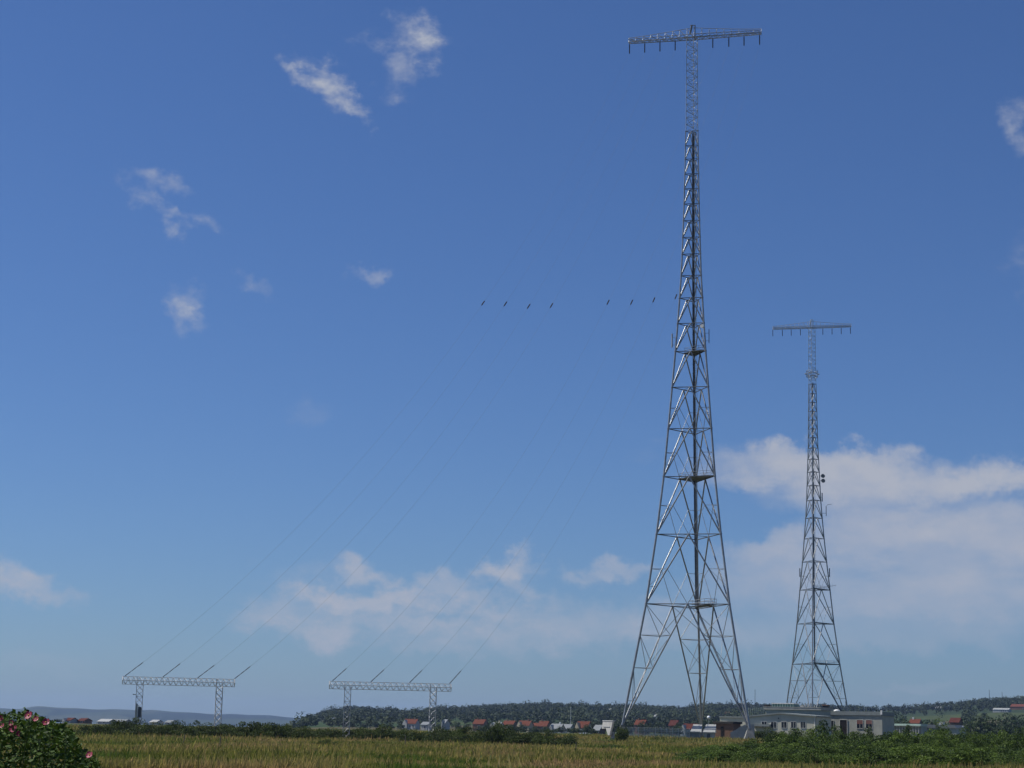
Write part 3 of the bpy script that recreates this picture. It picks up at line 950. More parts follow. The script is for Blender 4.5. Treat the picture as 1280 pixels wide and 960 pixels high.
# ------------------------------------------------------------------ gantries
def gantry(px0, px1, py_t0, posts, D, box, label, hooks):
    """beam on two lattice posts"""
    P0 = at(px0, py_t0, D)
    dirx = Vector((1, 0, 0))
    # beam runs square to the line of sight
    ax = Vector((P0.y, -P0.x, 0)).normalized()
    lo, hi = 1, 60
    for _ in range(40):
        mm = (lo + hi) / 2
        if proj(P0 + ax * mm)[0] < px1: lo = mm
        else: hi = mm
    Lb = lo; nrm = Vector((-ax.y, ax.x, 0))
    rz = math.atan2(ax.y, ax.x)
    zt = P0.z; gb = gz(P0.x, P0.y)
    root = empty('wire_gantry', (P0.x, P0.y, 0), rz, label, 'gantry', 'gantries holding the antenna wires')
    m = MB(); n = 20
    ch = {'t': (.25, zt), 'm': (-.45, zt - .48), 'b': (.25, zt - .98)}
    pt = lambda x, c_: Vector((x, ch[c_][0], ch[c_][1]))
    for k in range(n):
        a, b = Lb * k / n, Lb * (k + 1) / n; mid = (a + b) / 2
        for c_ in 'tmb': m.tube(pt(a, c_), pt(b, c_), .038, n=6)
        for c1, c2 in (('t', 'm'), ('m', 'b'), ('t', 'b')):
            m.tube(pt(a, c1), pt(mid, c2), .026, n=5); m.tube(pt(mid, c2), pt(b, c1), .026, n=5)
    for x in (0, Lb):
        for c1, c2 in (('t', 'm'), ('m', 'b'), ('t', 'b')): m.tube(pt(x, c1), pt(x, c2), .045, n=6)
    m.build('beam', M['gantry'], root, True)
    hw = .42
    pxs = []
    for pxp in posts:
        lo, hi = 0, Lb
        for _ in range(40):
            mm = (lo + hi) / 2
            if proj(P0 + ax * mm - Vector((0, 0, 3)))[0] < pxp: lo = mm
            else: hi = mm
        x = lo; pxs.append(x)
        wp = P0 + ax * x; zb = gz(wp.x, wp.y) - .1; top = zt - .98
        m = MB()
        cs = [(-hw, -hw), (hw, -hw), (hw, hw), (-hw, hw)]
        for (a, b) in cs: m.tube((x + a, b, zb), (x + a, b, top + (.98 if (a < 0) else 0.5)), .042, n=6)
        nn = int((top - zb) / .8); st = (top - zb) / nn
        for k in range(nn):
            z0 = zb + k * st; z1 = z0 + st
            for s_ in range(4):
                a = cs[s_]; b = cs[(s_ + 1) % 4]
                if k % 2: a, b = b, a
                m.tube((x + a[0], a[1], z0), (x + b[0], b[1], z1), .032, n=5)
                if k % 2 == 0: m.tube((x + a[0], a[1], z0), (x + b[0], b[1], z0), .025, n=5)
                m.tube((x + b[0], b[1], z0), (x + a[0], a[1], z1), .028, n=5)
        m.build('post', M['gantry'], root, True)
        fm = MB(); fm.box(x - .7, x + .7, -.7, .7, zb - .6, zb + .18); fm.build('footing', M['concrete'], root)
    if box:
        x = pxs[0]; zb = zt - 5.3
        m = MB(); m.box(x - .1, x + .32, -.78, -.48, zb, zb + 1.35); m.box(x - .14, x + .36, -.82, -.46, zb + 1.352, zb + 1.40)
        m.build('switch_box', M['steel_dark'], root)
        m = MB(); m.box(x - .42, x - .14, -.62, -.5, zb - .3, zb + 1.8); m.build('back_panel', M['zinc'], root)
        m = MB(); m.tube((x - .4, -.3, zb + 3.0), (x - .75, -.3, zb + 3.0), .05, n=6); m.box(x - .85, x - .65, -.4, -.2, zb + 2.93, zb + 3.05); m.build('bracket', M['zinc'], root)
    hk = []
    for px in hooks:
        lo, hi = -.5, Lb + .5
        for _ in range(40):
            mm = (lo + hi) / 2
            if proj(P0 + ax * mm)[0] < px: lo = mm
            else: hi = mm
        hk.append(P0 + ax * lo + nrm * .25 + Vector((0, 0, .05)))
    return hk


hkL = gantry(153.5, 293.5, 845.5, (174, 273.5), 250, True, 'low lattice gantry at far left with a dark box on its left post', (156, 203.5, 247, 293))
hkR = gantry(412, 564, 851.5, (434, 541), 250, False, 'low lattice gantry nearer the radio towers, without a box on its posts', (415.5, 463.5, 512, 562))


# ------------------------------------------------------------------ antenna wires
def wire(A_, B_, target, label, k):
    """hanging wire from arm A_ to gantry B_; sag fitted so its middle insulator sits where observed"""
    best = None
    for t in np.linspace(.05, .9, 340):
        p = A_.lerp(B_, t)
        # height so that pixel row matches
        z = solve_z(p.x, p.y, target[1])
        e = abs(proj((p.x, p.y, z))[0] - target[0])
        if best is None or e < best[0]: best = (e, t, p.z - z)
    e, t0, drop = best
    sag = max(1.0, drop / (4 * t0 * (1 - t0)))
    f = lambda t: A_.lerp(B_, t) - Vector((0, 0, 4 * sag * t * (1 - t)))
    m = MB(); pts = [f(t) - A_ for t in np.linspace(0, 1, 60)]
    m.path(pts, .0085, 5)
    o = m.build('antenna_wire', M['wire'], None, True, A_)
    tag(o, label, 'wire', 'antenna wires sloping down from the nearer tower')
    d = (f(t0 + .004) - f(t0 - .004)).normalized()
    im = MB(); c_ = f(t0) - A_
    for q_ in range(5):
        a = c_ + d * (q_ - 2.5) * .26; im.tube(a, a + d * .17, .12, .09, n=8)
    im.tube(c_ - d * .75, c_ + d * .75, .05, n=6)
    im.build('insulator', M['insul'], o, True)
    im = MB()
    Ltot = (A_ - B_).length; te = 1 - 4.6 / Ltot
    d = (f(1.0) - f(te)); n = 16
    for q_ in range(n):
        if q_ in (5, 10): continue
        a = f(te) - A_ + d * (q_ / n); im.tube(a, a + d / n * .6, .06, .045, n=7)
    im.tube(f(te) - A_, f(1) - A_, .025, n=5)
    im.build('insulator_string', M['insul'], o, True)


arm1 = T1[7]
tg = [(604, 379), (632, 380), (661, 383), (689, 382), (760, 378), (789, 378), (817, 375), (845, 371)]
hk = hkL + hkR
ordn = ['leftmost', 'second', 'third', 'rightmost']
for k in range(8):
    side = 'far left gantry' if k < 4 else 'gantry nearer the towers'
    wire(arm1[k], hk[k], tg[k], '%s of the four wires running down to the %s' % (ordn[k % 4], side), k)

exec_parts = True
# ------------------------------------------------------------------ plants
def leafmesh(name, n, w, dpt, h, nb, size, mt, sub=.45, low=0.0, upbias=.35):
    P, t = blob_points(n, w, dpt, h, nb, sub, low)
    V, F, t = leaves(P, size, upbias, tint=t)
    return np_mesh(name, V, F, [mt], t)


def stems(parent, w, h, n=7):
    m = MB()
    for k in range(n):
        a = random.uniform(0, 2 * PI); r = random.uniform(.1, .4) * w
        m.tube((random.uniform(-.1, .1) * w, random.uniform(-.1, .1) * w, -.1), (r * math.cos(a), r * math.sin(a), h * random.uniform(.5, .8)), .03, .012, n=5)
    return m.build('stem', M['bark'], parent, True)


hedge_me = [leafmesh('shrub_leaves', 3600, 4.2, 3.2, 1.65, 16, .15, M['hedge']) for _ in range(5)]
thick_me = [leafmesh('thicket_leaves', 8000, 3.8, 3.4, 1.9, 30, .10, M['thicket'], sub=.30) for _ in range(6)]
stem_o = {}


def shrub(mes, px, D, sc, sz, label, group=None, name='shrub', cat='shrub', base=None):
    p = gp(px, D)
    o = empty(name, (p.x, p.y, p.z - .03), random.uniform(0, 2 * PI), label, cat, group)
    f = bpy.data.objects.new('foliage', random.choice(mes)); COL.objects.link(f); f.parent = o
    f.scale = (sc, sc, sz)
    if 'stem' not in stem_o:
        s = stems(o, 3.6, 1.7); stem_o['stem'] = s
    else:
        s = stem_o['stem'].copy(); COL.objects.link(s); s.parent = o
    s.scale = (sc * .8, sc * .8, sz * .85)
    return o


# hedge line at left (px 125..370) and across the middle (px 380..710)
G1 = 'dark shrubs in the low row under the far left gantry'
for k, px in enumerate(np.arange(105, 372, 8.5)):
    shrub(hedge_me, px + random.uniform(-3, 3), random.uniform(222, 240), random.uniform(.75, 1.15), random.uniform(.62, 1.15) * (1.55 if px > 300 else 1.32 if px > 150 else .95),
          'dark green shrub in the low row under the far left gantry', G1)
G2 = 'shrubs in the long row across the middle of the meadow'
for k, px in enumerate(np.arange(378, 712, 8.5)):
    hgt = np.interp(px, [378, 420, 450, 560, 620, 660, 712], [.9, 1.05, 1.1, 1.22, 1.4, 1.25, .8])
    shrub(hedge_me, px + random.uniform(-3, 3), random.uniform(238, 262) if px < 500 else random.uniform(215, 240), random.uniform(.7, 1.1), random.uniform(.65, 1.25) * hgt,
          'dark green shrub in the long row across the middle meadow', G2)
shrub(hedge_me, 412, 165, .50, .42, 'small rounded shrub alone in the grass below the right gantry')
shrub(hedge_me, 400, 168, .40, .30, 'tiny low shrub just left of the lone rounded one')
shrub(thick_me, 762, 262, .75, .40, 'low shrub at the foot of the white slab')
shrub(hedge_me, 777, 275, .62, 1.75, 'dark rounded shrub between the white slab and the tower foot')
shrub(hedge_me, 768, 205, .8, .34, 'low dark bush lying in the grass below the white slab')
shrub(hedge_me, 820, 300, .6, .35, 'low bush in the grass between two feet of the nearer tower')
G3 = 'shrubs growing against the flat buildings'
for px, D, s_, h_ in ((936, 395, 1.2, 1.45), (948, 392, 1.3, 1.55), (960, 395, 1.25, 1.7), (972, 394, 1.1, 1.25), (985, 396, 1.2, 1.0), (997, 398, .9, .9), (1022, 398, 1.1, .95), (1052, 410, .9, .6), (1075, 415, 1.0, .6), (1090, 415, 1.0, .55), (1104, 412, 1.1, .7)):
    shrub(hedge_me, px, D, s_, h_, 'dark shrub growing close against the flat buildings', G3)
# big thicket at right
G4 = 'bushes making up the broad green thicket at lower right'
rows_ = [(113, 866, 1310, .72, 27), (120, 874, 1310, .85, 26), (128, 880, 1300, .75, 24), (136, 884, 1310, .95, 24), (146, 900, 1310, 1.08, 24), (158, 908, 1310, 1.3, 25), (172, 925, 1310, 1.5, 26), (190, 960, 1310, 1.62, 28)]
for D, a, b, hs_, st in rows_:
    for px in np.arange(a, b, st):
        edge = min(1, .45 + (px - a) / 160)
        shrub(thick_me, px + random.uniform(-8, 8), D + random.uniform(-4, 4), random.uniform(.85, 1.3), hs_ * random.uniform(.8, 1.25) * edge,
              'leafy bush in the broad green thicket at lower right', G4, 'thicket_bush', 'bush')

# rose bush close to the camera at the lower left
rp = gp(-55, 20.5)
rose = empty('rose_bush', (rp.x, rp.y, rp.z), 0, 'leafy wild rose bush with magenta flowers at the lower left', 'rose bush')


def rose_top(px):
    return np.interp(px, [-400, -100, 0, 25, 50, 62, 75, 92, 105, 125, 140, 170], [896, 890, 892, 890, 896, 902, 906, 915, 937, 948, 965, 985])


pts = []; tt = []
while len(pts) < 30000:
    px = random.uniform(-330, 128); D = random.uniform(18.6, 22.4)
    top = zat(px, rose_top(px) + random.gauss(0, 1.5), D)
    # clumps
    z = top - abs(random.gauss(0, .38)) if random.random() < .55 else random.uniform(.5, top)
    g0 = gp(px, D)
    if z < g0.z + .1: continue
    pts.append((g0.x - rp.x, g0.y - rp.y, z - rp.z))
P = np.array(pts)
for k in range(34):          # long shoots standing clear of the dome
    px = random.uniform(-200, 112); D = random.uniform(19, 21)
    g0 = gp(px, D); tz = zat(px, rose_top(px) - random.uniform(2, 9), D)
    dx, dy = random.uniform(-.07, .07), random.uniform(-.05, .05)
    shoot = [(g0.x - rp.x + dx * t + random.uniform(-.025, .025), g0.y - rp.y + dy * t + random.uniform(-.02, .02), tz - rp.z - (1 - t) * .28) for t in np.linspace(0, 1, 17)]
    P = np.concatenate([P, np.array(shoot)])
cl = np.sin(P[:, 0] * 9 + 3 * np.sin(P[:, 2] * 7)) * np.sin(P[:, 2] * 13 + P[:, 1] * 5)
keep = (cl + rng.normal(0, .35, len(P))) > -.55
P = P[keep]; cl = cl[keep]
V, F, t = leaves(P, .052, .5, .62, lo=.45, hi=1.5, tint=np.clip(.45 + .25 * cl + rng.normal(0, .25, len(P)), 0, 1))
fo = bpy.data.objects.new('foliage', np_mesh('rose_leaves', V, F, [M['rose']], t)); COL.objects.link(fo); fo.parent = rose
m = MB()
for k in range(70):
    px = random.uniform(-250, 118); D = random.uniform(19, 22)
    g0 = gp(px, D); top = zat(px, rose_top(px) + 4, D)
    a = Vector((g0.x - rp.x + random.uniform(-.2, .2), g0.y - rp.y, -.05)); b = Vector((g0.x - rp.x, g0.y - rp.y, top - rp.z))
    c_ = a.lerp(b, .5) + Vector((random.uniform(-.1, .1), random.uniform(-.1, .1), 0))
    m.tube(a, c_, .012, .009, n=5); m.tube(c_, b, .009, .004, n=5)
m.build('stem', M['hip'], rose, True)
for (px, py, s_) in ((1, 898, .9), (36, 894.5, 1.25), (45, 899, .9), (57.5, 903, 1.15), (14, 904, .8), (3, 907.5, .8), (16.5, 911.5, 1.2), (24, 917.5, .9), (112, 944, 1.1), (-28, 900, 1), (-50, 915, 1), (-90, 903, 1)):
    D = 18.75 if px < 100 else 18.5
    p = at(px, py, D) - Vector((rp.x, rp.y, rp.z))
    nd = Vector((random.uniform(-.6, .1), -1, random.uniform(.1, .7))).normalized()
    e1 = nd.cross(Vector((0, 0, 1))).normalized(); e2 = nd.cross(e1)
    m = MB(); r_ = .031 * s_
    for q_ in range(5):
        a = 2 * PI * q_ / 5 + random.random() * .3
        ringp = []
        for (rr, ww, zz_) in ((.1, .15, 0), (.7, .55, .12), (1.0, .38, .28), (1.08, 0, .3)):
            ringp.append([p + (e1 * math.cos(a) + e2 * math.sin(a)) * rr * r_ + (e2 * math.cos(a) - e1 * math.sin(a)) * ww * s2 * r_ + nd * (zz_ * r_ + .002 * q_) for s2 in (-1, 1)])
        vs = [v for pr_ in ringp for v in pr_]
        m.add(vs, [(0, 1, 3, 2), (2, 3, 5, 4), (4, 5, 7, 6)])
    fl = m.build('flower', M['petal'], rose)
    m = MB(); m.ball(p + nd * .008, .006 * s_, 7, 5); m.build('stamen', M['stamen'], fl, True)


# ------------------------------------------------------------------ trees and woodland
tree_me = [leafmesh('crown_leaves', 1500, 7.5, 7.0, 6.2, 13, .62, M['tree'], sub=.42) for _ in range(4)]


def tree(px, D, h, wf, label, group=None, zoff=0, name='tree'):
    p = gp(px, D)
    o = empty(name, (p.x, p.y, p.z + zoff), random.uniform(0, 6.28), label, 'tree', group)
    k = h / 7.5
    f = bpy.data.objects.new('crown', random.choice(tree_me)); COL.objects.link(f); f.parent = o
    f.scale = (k * wf, k * wf, k); f.location = (0, 0, h * .16)
    m = MB(); m.tube((0, 0, -.5), (0, 0, h * .45), .04 * h, .022 * h, n=7)
    for a in range(4):
        t = a * 1.6 + random.random(); m.tube((0, 0, h * .25), (math.cos(t) * h * .25, math.sin(t) * h * .25, h * .6), .018 * h, .006 * h, n=5)
    m.build('trunk', M['bark'], o, True)
    return o


def tree_px(px, D, py_top, wf, label, group=None):
    p = gp(px, D); h = zat(px, py_top, D) - p.z
    return tree(px, D, max(2.0, h / .98), wf, label, group)


GA = 'trees rising behind the right-hand flat building'
for px, py in ((1062, 886), (1070, 884.5), (1079, 883), (1088, 884), (1096, 884), (1103, 886)):
    tree_px(px, 900, py, .9, 'leafy tree rising behind the flat building with red blinds', GA)
GB = 'dark trees right of the long low building'
for px, py, D in ((1214, 895, 760), (1222, 889, 780), (1230, 890, 770), (1238, 894, 750), (1253, 893, 900), (1262, 888, 950), (1271, 889, 900), (1281, 890, 920), (1246, 900, 700), (1208, 902, 720), (1268, 901, 700), (1284, 901, 700)):
    tree_px(px, D, py, .95, 'dark tree standing right of the long low building', GB)
GC = 'trees between the long low building and the field'
for px, py in ((1112, 894), (1120, 897), (1130, 895), (1137, 894), (1160, 897), (1168, 897), (1180, 898), (1205, 896)):
    tree_px(px, 860, py, 1.0, 'dark tree behind the long low building', GC)
GD = 'trees among the village houses'
for px, py, D in ((440, 899, 1100), (455, 900, 1050), (470, 899, 1120), (488, 900, 1050), (500, 901, 1000), (545, 900, 1050), (570, 899, 1100), (583, 900, 1050), (610, 899, 1100), (645, 899, 1150),
                  (684, 899, 1150), (703, 902, 1100), (715, 901, 1150), (741, 900, 1000), (748, 899, 1000), (768, 899, 900), (776, 898, 950), (788, 900, 950), (808, 899, 950), (818, 898, 1000), (826, 899, 950), (849, 901, 900), (858, 900, 1000),
                  (872, 898, 1000), (884, 897, 1100), (897, 893, 900), (893, 898, 800), (1002, 884, 900), (1008, 886, 900), (1026, 884, 900), (760, 896, 1100), (803, 900, 900)):
    tree_px(px, D, py, .95, 'dark tree among the distant village houses', GD)

GE = 'low trees and bushes in front of the village houses'
for k in range(44):
    px = random.uniform(596, 866); D = random.uniform(640, 800)
    if 752 < px < 766: continue
    tree_px(px, D, random.uniform(903.8, 909.8) + (px - 700) * .004, 1.2, 'low dark tree in front of the village houses', GE)
# wood covering the ridge: one mass
NT = 5200
dd = 1150 + (2680 - 1150) * rng.uniform(0, 1, NT) ** 0.8
aa = rng.uniform(R(-6.6), R(19), NT)
tx, ty = np.sin(aa) * dd, np.cos(aa) * dd
u = 640 + 2340 * np.tan(aa)
field = (np.sin(tx * .0105 + 1.3 * np.sin(ty * .004)) * np.sin(ty * .0075 + .8) > .42) & (dd < 2350)
field |= (u > 1095) & (u < 1215) & (dd < 2150) & (dd > 1150)
field |= (u > 1228) & (dd > 1250) & (dd < 1900)
field &= ~(rng.uniform(0, 1, NT) < .06)


def find_D(px, py_eave, D):
    best = (1e9, D)
    for d in np.arange(1150, 2620, 10):
        p = gp(px, d); y = proj(p + Vector((0, 0, 2.6)))[1]
        if abs(y - py_eave) < best[0]: best = (abs(y - py_eave), d)
    return best[1]


for a_, b_, pe in ((904, 914, 892.5), (1262, 1297, 883.5), (1169, 1179, 885), (1226, 1232, 881), (1241, 1263, 887), (816, 822, 895.5), (825, 832, 896), (759, 765, 887.3), (485, 491, 892.5), (409, 416, 900)):
    Dh = find_D((a_ + b_) / 2, pe, 0)
    field |= (u > a_ - 1) & (u < b_ + 1) & (dd < Dh + 8) & (dd > Dh - 420)
tx, ty, dd = tx[~field], ty[~field], dd[~field]
nT = len(tx); th_ = rng.uniform(4.0, 9.0, nT) * np.where(rng.uniform(0, 1, nT) < .07, 1.45, 1)
nl = 76
idx = np.repeat(np.arange(nT), nl)
d = rng.normal(size=(nT * nl, 3)); d /= np.linalg.norm(d, axis=1)[:, None]; d *= (rng.uniform(0, 1, nT * nl) ** .4)[:, None]
sc = th_[idx]
wv = rng.uniform(.38, .62, nT)[idx]
C = np.stack([tx[idx] + d[:, 0] * sc * wv, ty[idx] + d[:, 1] * sc * wv, terrain(tx, ty)[idx] + sc * .52 + d[:, 2] * sc * .5], -1)
V, F, t = leaves(C, 1.75, .6, .8, tint=np.clip(rng.uniform(0, 1, nT)[idx] * .38 + .08 + .3 * (np.sin(tx * .006) * np.sin(ty * .004 + tx * .003) + .3)[idx] + rng.uniform(0, .3, nT * nl), 0, 1))
o = bpy.data.objects.new('wood', np_mesh('wood', V, F, [M['woodland']], t)); COL.objects.link(o)
tag(o, 'dark wooded ridge along the horizon behind the village', 'wood', kind='stuff')

# ------------------------------------------------------------------ buildings
YAW = R(-31)


class House:
    """local frame: x along the front (left to right), y inward, z up from the ground"""
    def __init__(s, name, px0, D, label, cat, group=None, yaw=YAW, zg=None):
        p = gp(px0, D)
        s.p = p; s.D = D
        z = p.z if zg is None else zg
        s.z = z; s.yaw = yaw
        s.o = empty(name, (p.x, p.y, z), yaw, label, cat, group)
        s.ex, s.ey = math.cos(yaw), math.sin(yaw)

    def u(s, px):
        r = ray(px, yh(px)); t = r.x / r.y
        return (t * s.p.y - s.p.x) / (s.ex - t * s.ey)

    def h(s, px, py):
        uu = s.u(px); x = s.p.x + uu * s.ex; y = s.p.y + uu * s.ey
        return solve_z(x, y, py) - s.z

    def part(s, m, name, mt, parent=None, smooth=False):
        return m.build(name, mt, parent or s.o, smooth)

    def window(s, a, b, z0, z1, frame='white', pane='glass', bars=True, blind=None, dep=.1, y=0.0, parent=None):
        m = MB(); t = .09
        m.box(a - t, a, y - dep, y - .003, z0 - t, z1 + t); m.box(b, b + t, y - dep, y - .003, z0 - t, z1 + t)
        m.box(a + .001, b - .001, y - dep, y - .003, z1, z1 + t); m.box(a + .001, b - .001, y - dep - .05, y - .003, z0 - t, z0)
        if bars and b - a > .7: m.box((a + b) / 2 - .035, (a + b) / 2 + .035, y - dep * .7, y - .03, z0 + .001, z1 - .001)
        f = s.part(m, 'window', M[frame], parent)
        m = MB(); m.box(a + .002, b - .002, y - .028, y - .004, z0 + .002, z1 - .002); s.part(m, 'pane', M[pane], f)
        if blind:
            m = MB(); m.box(a + .003, b - .003, y - .045, y - .03, z0 + (z1 - z0) * .52, z1 - .003); s.part(m, 'blind', M[blind], f)
        return f


# A: long pale building with a shallow gable front
A_ = House('workshop_building', 933, 402, 'long pale building with shallow gable and a row of dark windows', 'building')
uA = A_.u; wA = uA(1019.5)
zE0 = A_.h(935, 896.5); zR = A_.h(975, 892.5); zE1 = A_.h(1019, 896)
m = MB(); m.prism([(0, -1), (wA, -1), (wA, zE1), (uA(975), zR), (0, zE0)], 0, 9); A_.part(m, 'wall', M['render_a'])
m = MB()
for (x0, z0, x1, z1) in ((-.25, zE0 - .02, uA(975), zR), (uA(975), zR, wA + .25, zE1 - .02)):
    m.prism([(x0, z0 + .01), (x1, z1 + .01), (x1, z1 + .26), (x0, z0 + .26)], -.35, 9.3)
A_.part(m, 'roof', M['felt'])
for a, b in ((964, 970.5), (977, 983.2), (989, 995), (1001, 1007)):
    z1 = A_.h(a, 902.3); z0 = A_.h(a, 909.8)
    A_.window(uA(a), uA(b), z0, z1, 'concrete_l', 'glass', True, dep=.05)
A_.window(uA(952.5), uA(958.5), A_.h(952, 909), A_.h(952, 902.0), 'concrete_l')
m = MB(); m.box(uA(942), uA(964), -.9, -.01, A_.h(950, 908), A_.h(950, 905.2)); A_.part(m, 'porch_roof', M['felt'])
m = MB(); m.tube((uA(973.5), -.12, zR - .9), (uA(973.5), -.02, zR - .9), .16, n=10); A_.part(m, 'vent', M['steel_dark'])
m = MB(); m.tube((wA - .15, -.08, 0), (wA - .15, -.08, zE1 - .1), .06, n=6); A_.part(m, 'drainpipe', M['white'], smooth=True)

# its left wing, a lower annex
Bw = House('annex_building', 900, 432, 'low beige flat roofed annex left of the pale gable building', 'building')
wB = Bw.u(936)
m = MB(); m.box(0, wB, 0, 7, -1, Bw.h(910, 897)); Bw.part(m, 'wall', M['render_a'])
m = MB(); m.box(-.2, wB + .2, -.2, 7.2, Bw.h(910, 897) + .003, Bw.h(910, 895.3)); Bw.part(m, 'roof', M['felt'])
Bw.window(Bw.u(904), Bw.u(909), Bw.h(904, 908), Bw.h(904, 902), 'concrete_l')

# B: grey-green flat roofed hall
Hb = House('hall_building', 957, 420, 'taller grey green hall with flat roof and glazed rooftop lantern', 'building')
u = Hb.u; w_ = u(1025.5); zt_ = Hb.h(990, 887.2)
m = MB(); m.box(0, w_, 0, 6.2, -1, zt_); Hb.part(m, 'wall', M['render_b'])
m = MB(); m.box(-.3, w_ + .3, -.3, 6.5, zt_ + .003, zt_ + .5); m.box(-.36, w_ + .36, -.36, 6.56, zt_ + .503, zt_ + .62); Hb.part(m, 'roof', M['concrete'])
m = MB(); gx0, gx1 = u(963), u(989); gz0, gz1 = zt_ + .62, Hb.h(975, 879.6)
m.box(gx0, gx1, 1.2, 4.6, gz0, gz1); lan = Hb.part(m, 'roof_lantern', M['greenglass'])
m = MB(); m.box(gx0 - .15, gx1 + .15, 1.0, 4.8, gz1 + .003, gz1 + .16); Hb.part(m, 'lantern_roof', M['white'], lan)
m = MB()
for k in range(9):
    x = gx0 + (gx1 - gx0) * k / 8; m.box(x - .04, x + .04, 1.12, 1.197, gz0, gz1)
Hb.part(m, 'mullion', M['verdigris'], lan)
m = MB(); m.box(u(955.5), u(959.5), -.15, 1.5, zt_ + .63, Hb.h(958, 881)); Hb.part(m, 'roof_tank', M['tar'])
Hb.window(u(1020.2), u(1023.8), Hb.h(1022, 911), Hb.h(1022, 897), 'render_b', 'greenglass', False)
m = MB()
for k in range(3):
    x = u(1005 + 3 * k); m.tube((x, 1.0, zt_ + .6), (x, 1.0, zt_ + 1.5), .12, n=8)
m.box(u(999), u(1003), .8, 1.8, zt_ + .63, zt_ + 1.0)
Hb.part(m, 'roof_vent', M['zinc'], smooth=False)

# chimney stack block between the halls
Ch = House('boiler_chimney', 1028.5, 425, 'narrow dark chimney stack between the two flat roofed halls', 'chimney')
w_ = Ch.u(1034.2); m = MB(); m.box(0, w_, 0, 1.3, -1, Ch.h(1031, 882)); Ch.part(m, 'stack', M['tar'])
m = MB(); m.box(-.1, w_ + .1, -.1, 1.4, Ch.h(1031, 882) + .003, Ch.h(1031, 880.8)); Ch.part(m, 'cap', M['brick'])
# C
Hc = House('office_building', 1034.5, 428, 'grey flat roofed building with a dark door and red blinds', 'building')
u = Hc.u; w_ = u(1103); zt_ = Hc.h(1070, 893.5)
m = MB(); m.box(0, w_, 0, 8, -1, zt_); Hc.part(m, 'wall', M['render_c'])
m = MB(); m.box(-.12, w_ + .12, -.12, 8.12, zt_ + .003, Hc.h(1070, 889.2)); Hc.part(m, 'parapet', M['felt'])
m = MB(); m.box(-.2, w_ + .2, -.2, 8.2, zt_ - .12, zt_ - .002); Hc.part(m, 'cornice', M['slate'])
for a, b in ((1071.3, 1078.8), (1082.8, 1090.3)):
    Hc.window(u(a), u(b), Hc.h(a, 910.3), Hc.h(a, 900), 'concrete_l', 'glass', True, 'blind', dep=.06)
m = MB(); a, b = u(1050.3), u(1059); t = .12
z1 = Hc.h(1055, 900); m.box(a - t, a, -.12, -.003, 0, z1); m.box(b, b + t, -.12, -.003, 0, z1); m.box(a - t, b + t, -.12, -.003, z1 + .002, z1 + t)
f = Hc.part(m, 'door_frame', M['concrete_l'])
m = MB(); m.box(a + .003, b - .003, -.05, -.004, .1, z1 - .003); Hc.part(m, 'door', M['door'], f)
Hc.window(u(1039.5), u(1042), Hc.h(1040, 911), Hc.h(1040, 901), 'render_c', 'glass', False)
m = MB(); m.box(u(1037), u(1038.4), -.10, -.004, 0.1, Hc.h(1038, 899)); Hc.part(m, 'downpipe', M['steel_dark'])
m = MB(); m.box(u(1101.5), u(1103) + .12, -.25, .25, zt_ + .1, Hc.h(1102, 888)); Hc.part(m, 'corner_block', M['white'])
m = MB(); m.ball((u(1044.5), 1.0, Hc.h(1044, 889.2) + .1), .75, 12, 6, .5); Hc.part(m, 'roof_dome', M['white'], smooth=True)

# D: long low building
Hd = House('long_low_building', 1106, 520, 'long low building with pale green roof and small columns', 'building', yaw=R(-31))
u = Hd.u; w_ = u(1150); zt_ = Hd.h(1128, 907.5)
m = MB(); m.box(0, w_, 1.2, 6, -1, zt_ - .01); Hd.part(m, 'wall', M['render_b'])
m = MB(); m.box(-.2, w_ + .2, -.2, 6.2, zt_, zt_ + .25); m.prism([(-.2, zt_ + .252), (w_ + .2, zt_ + .252), (w_ + .2, zt_ + .62), (-.2, zt_ + .62)], .3, 6.0); Hd.part(m, 'roof', M['verdigris'])
for k in range(13):
    x = .4 + (w_ - .8) * k / 12; m = MB(); m.box(x - .12, x + .12, 0, .24, -1, zt_ - .003); Hd.part(m, 'column', M['concrete'])
He = House('low_grey_building', 1151, 525, 'low grey building with a roof cupola and small windows', 'building', yaw=R(-31))
u = He.u; w_ = u(1196); zt_ = He.h(1170, 910)
m = MB(); m.box(0, w_, 0, 6, -1, zt_); He.part(m, 'wall', M['render_b'])
m = MB(); m.prism([(-.2, zt_ + .003), (w_ + .2, zt_ + .003), (w_ - .6, zt_ + .9), (.6, zt_ + .9)], -.3, 6.3); rf = He.part(m, 'roof', M['slate'])
m = MB(); a, b = u(1172), u(1177.3); m.box(a, b, 1.5, 2.8, zt_ + .905, zt_ + 1.7); cp = He.part(m, 'cupola', M['concrete_l'], rf)
for k in range(6):
    a = u(1181 + 2.2 * k); He.window(a, a + .3, .5, 1.25, 'concrete_l', bars=False, dep=.06)
for k in range(3):
    a = u(1153 + 4 * k); He.window(a, a + .5, .5, 1.25, 'concrete_l', bars=False, dep=.06)

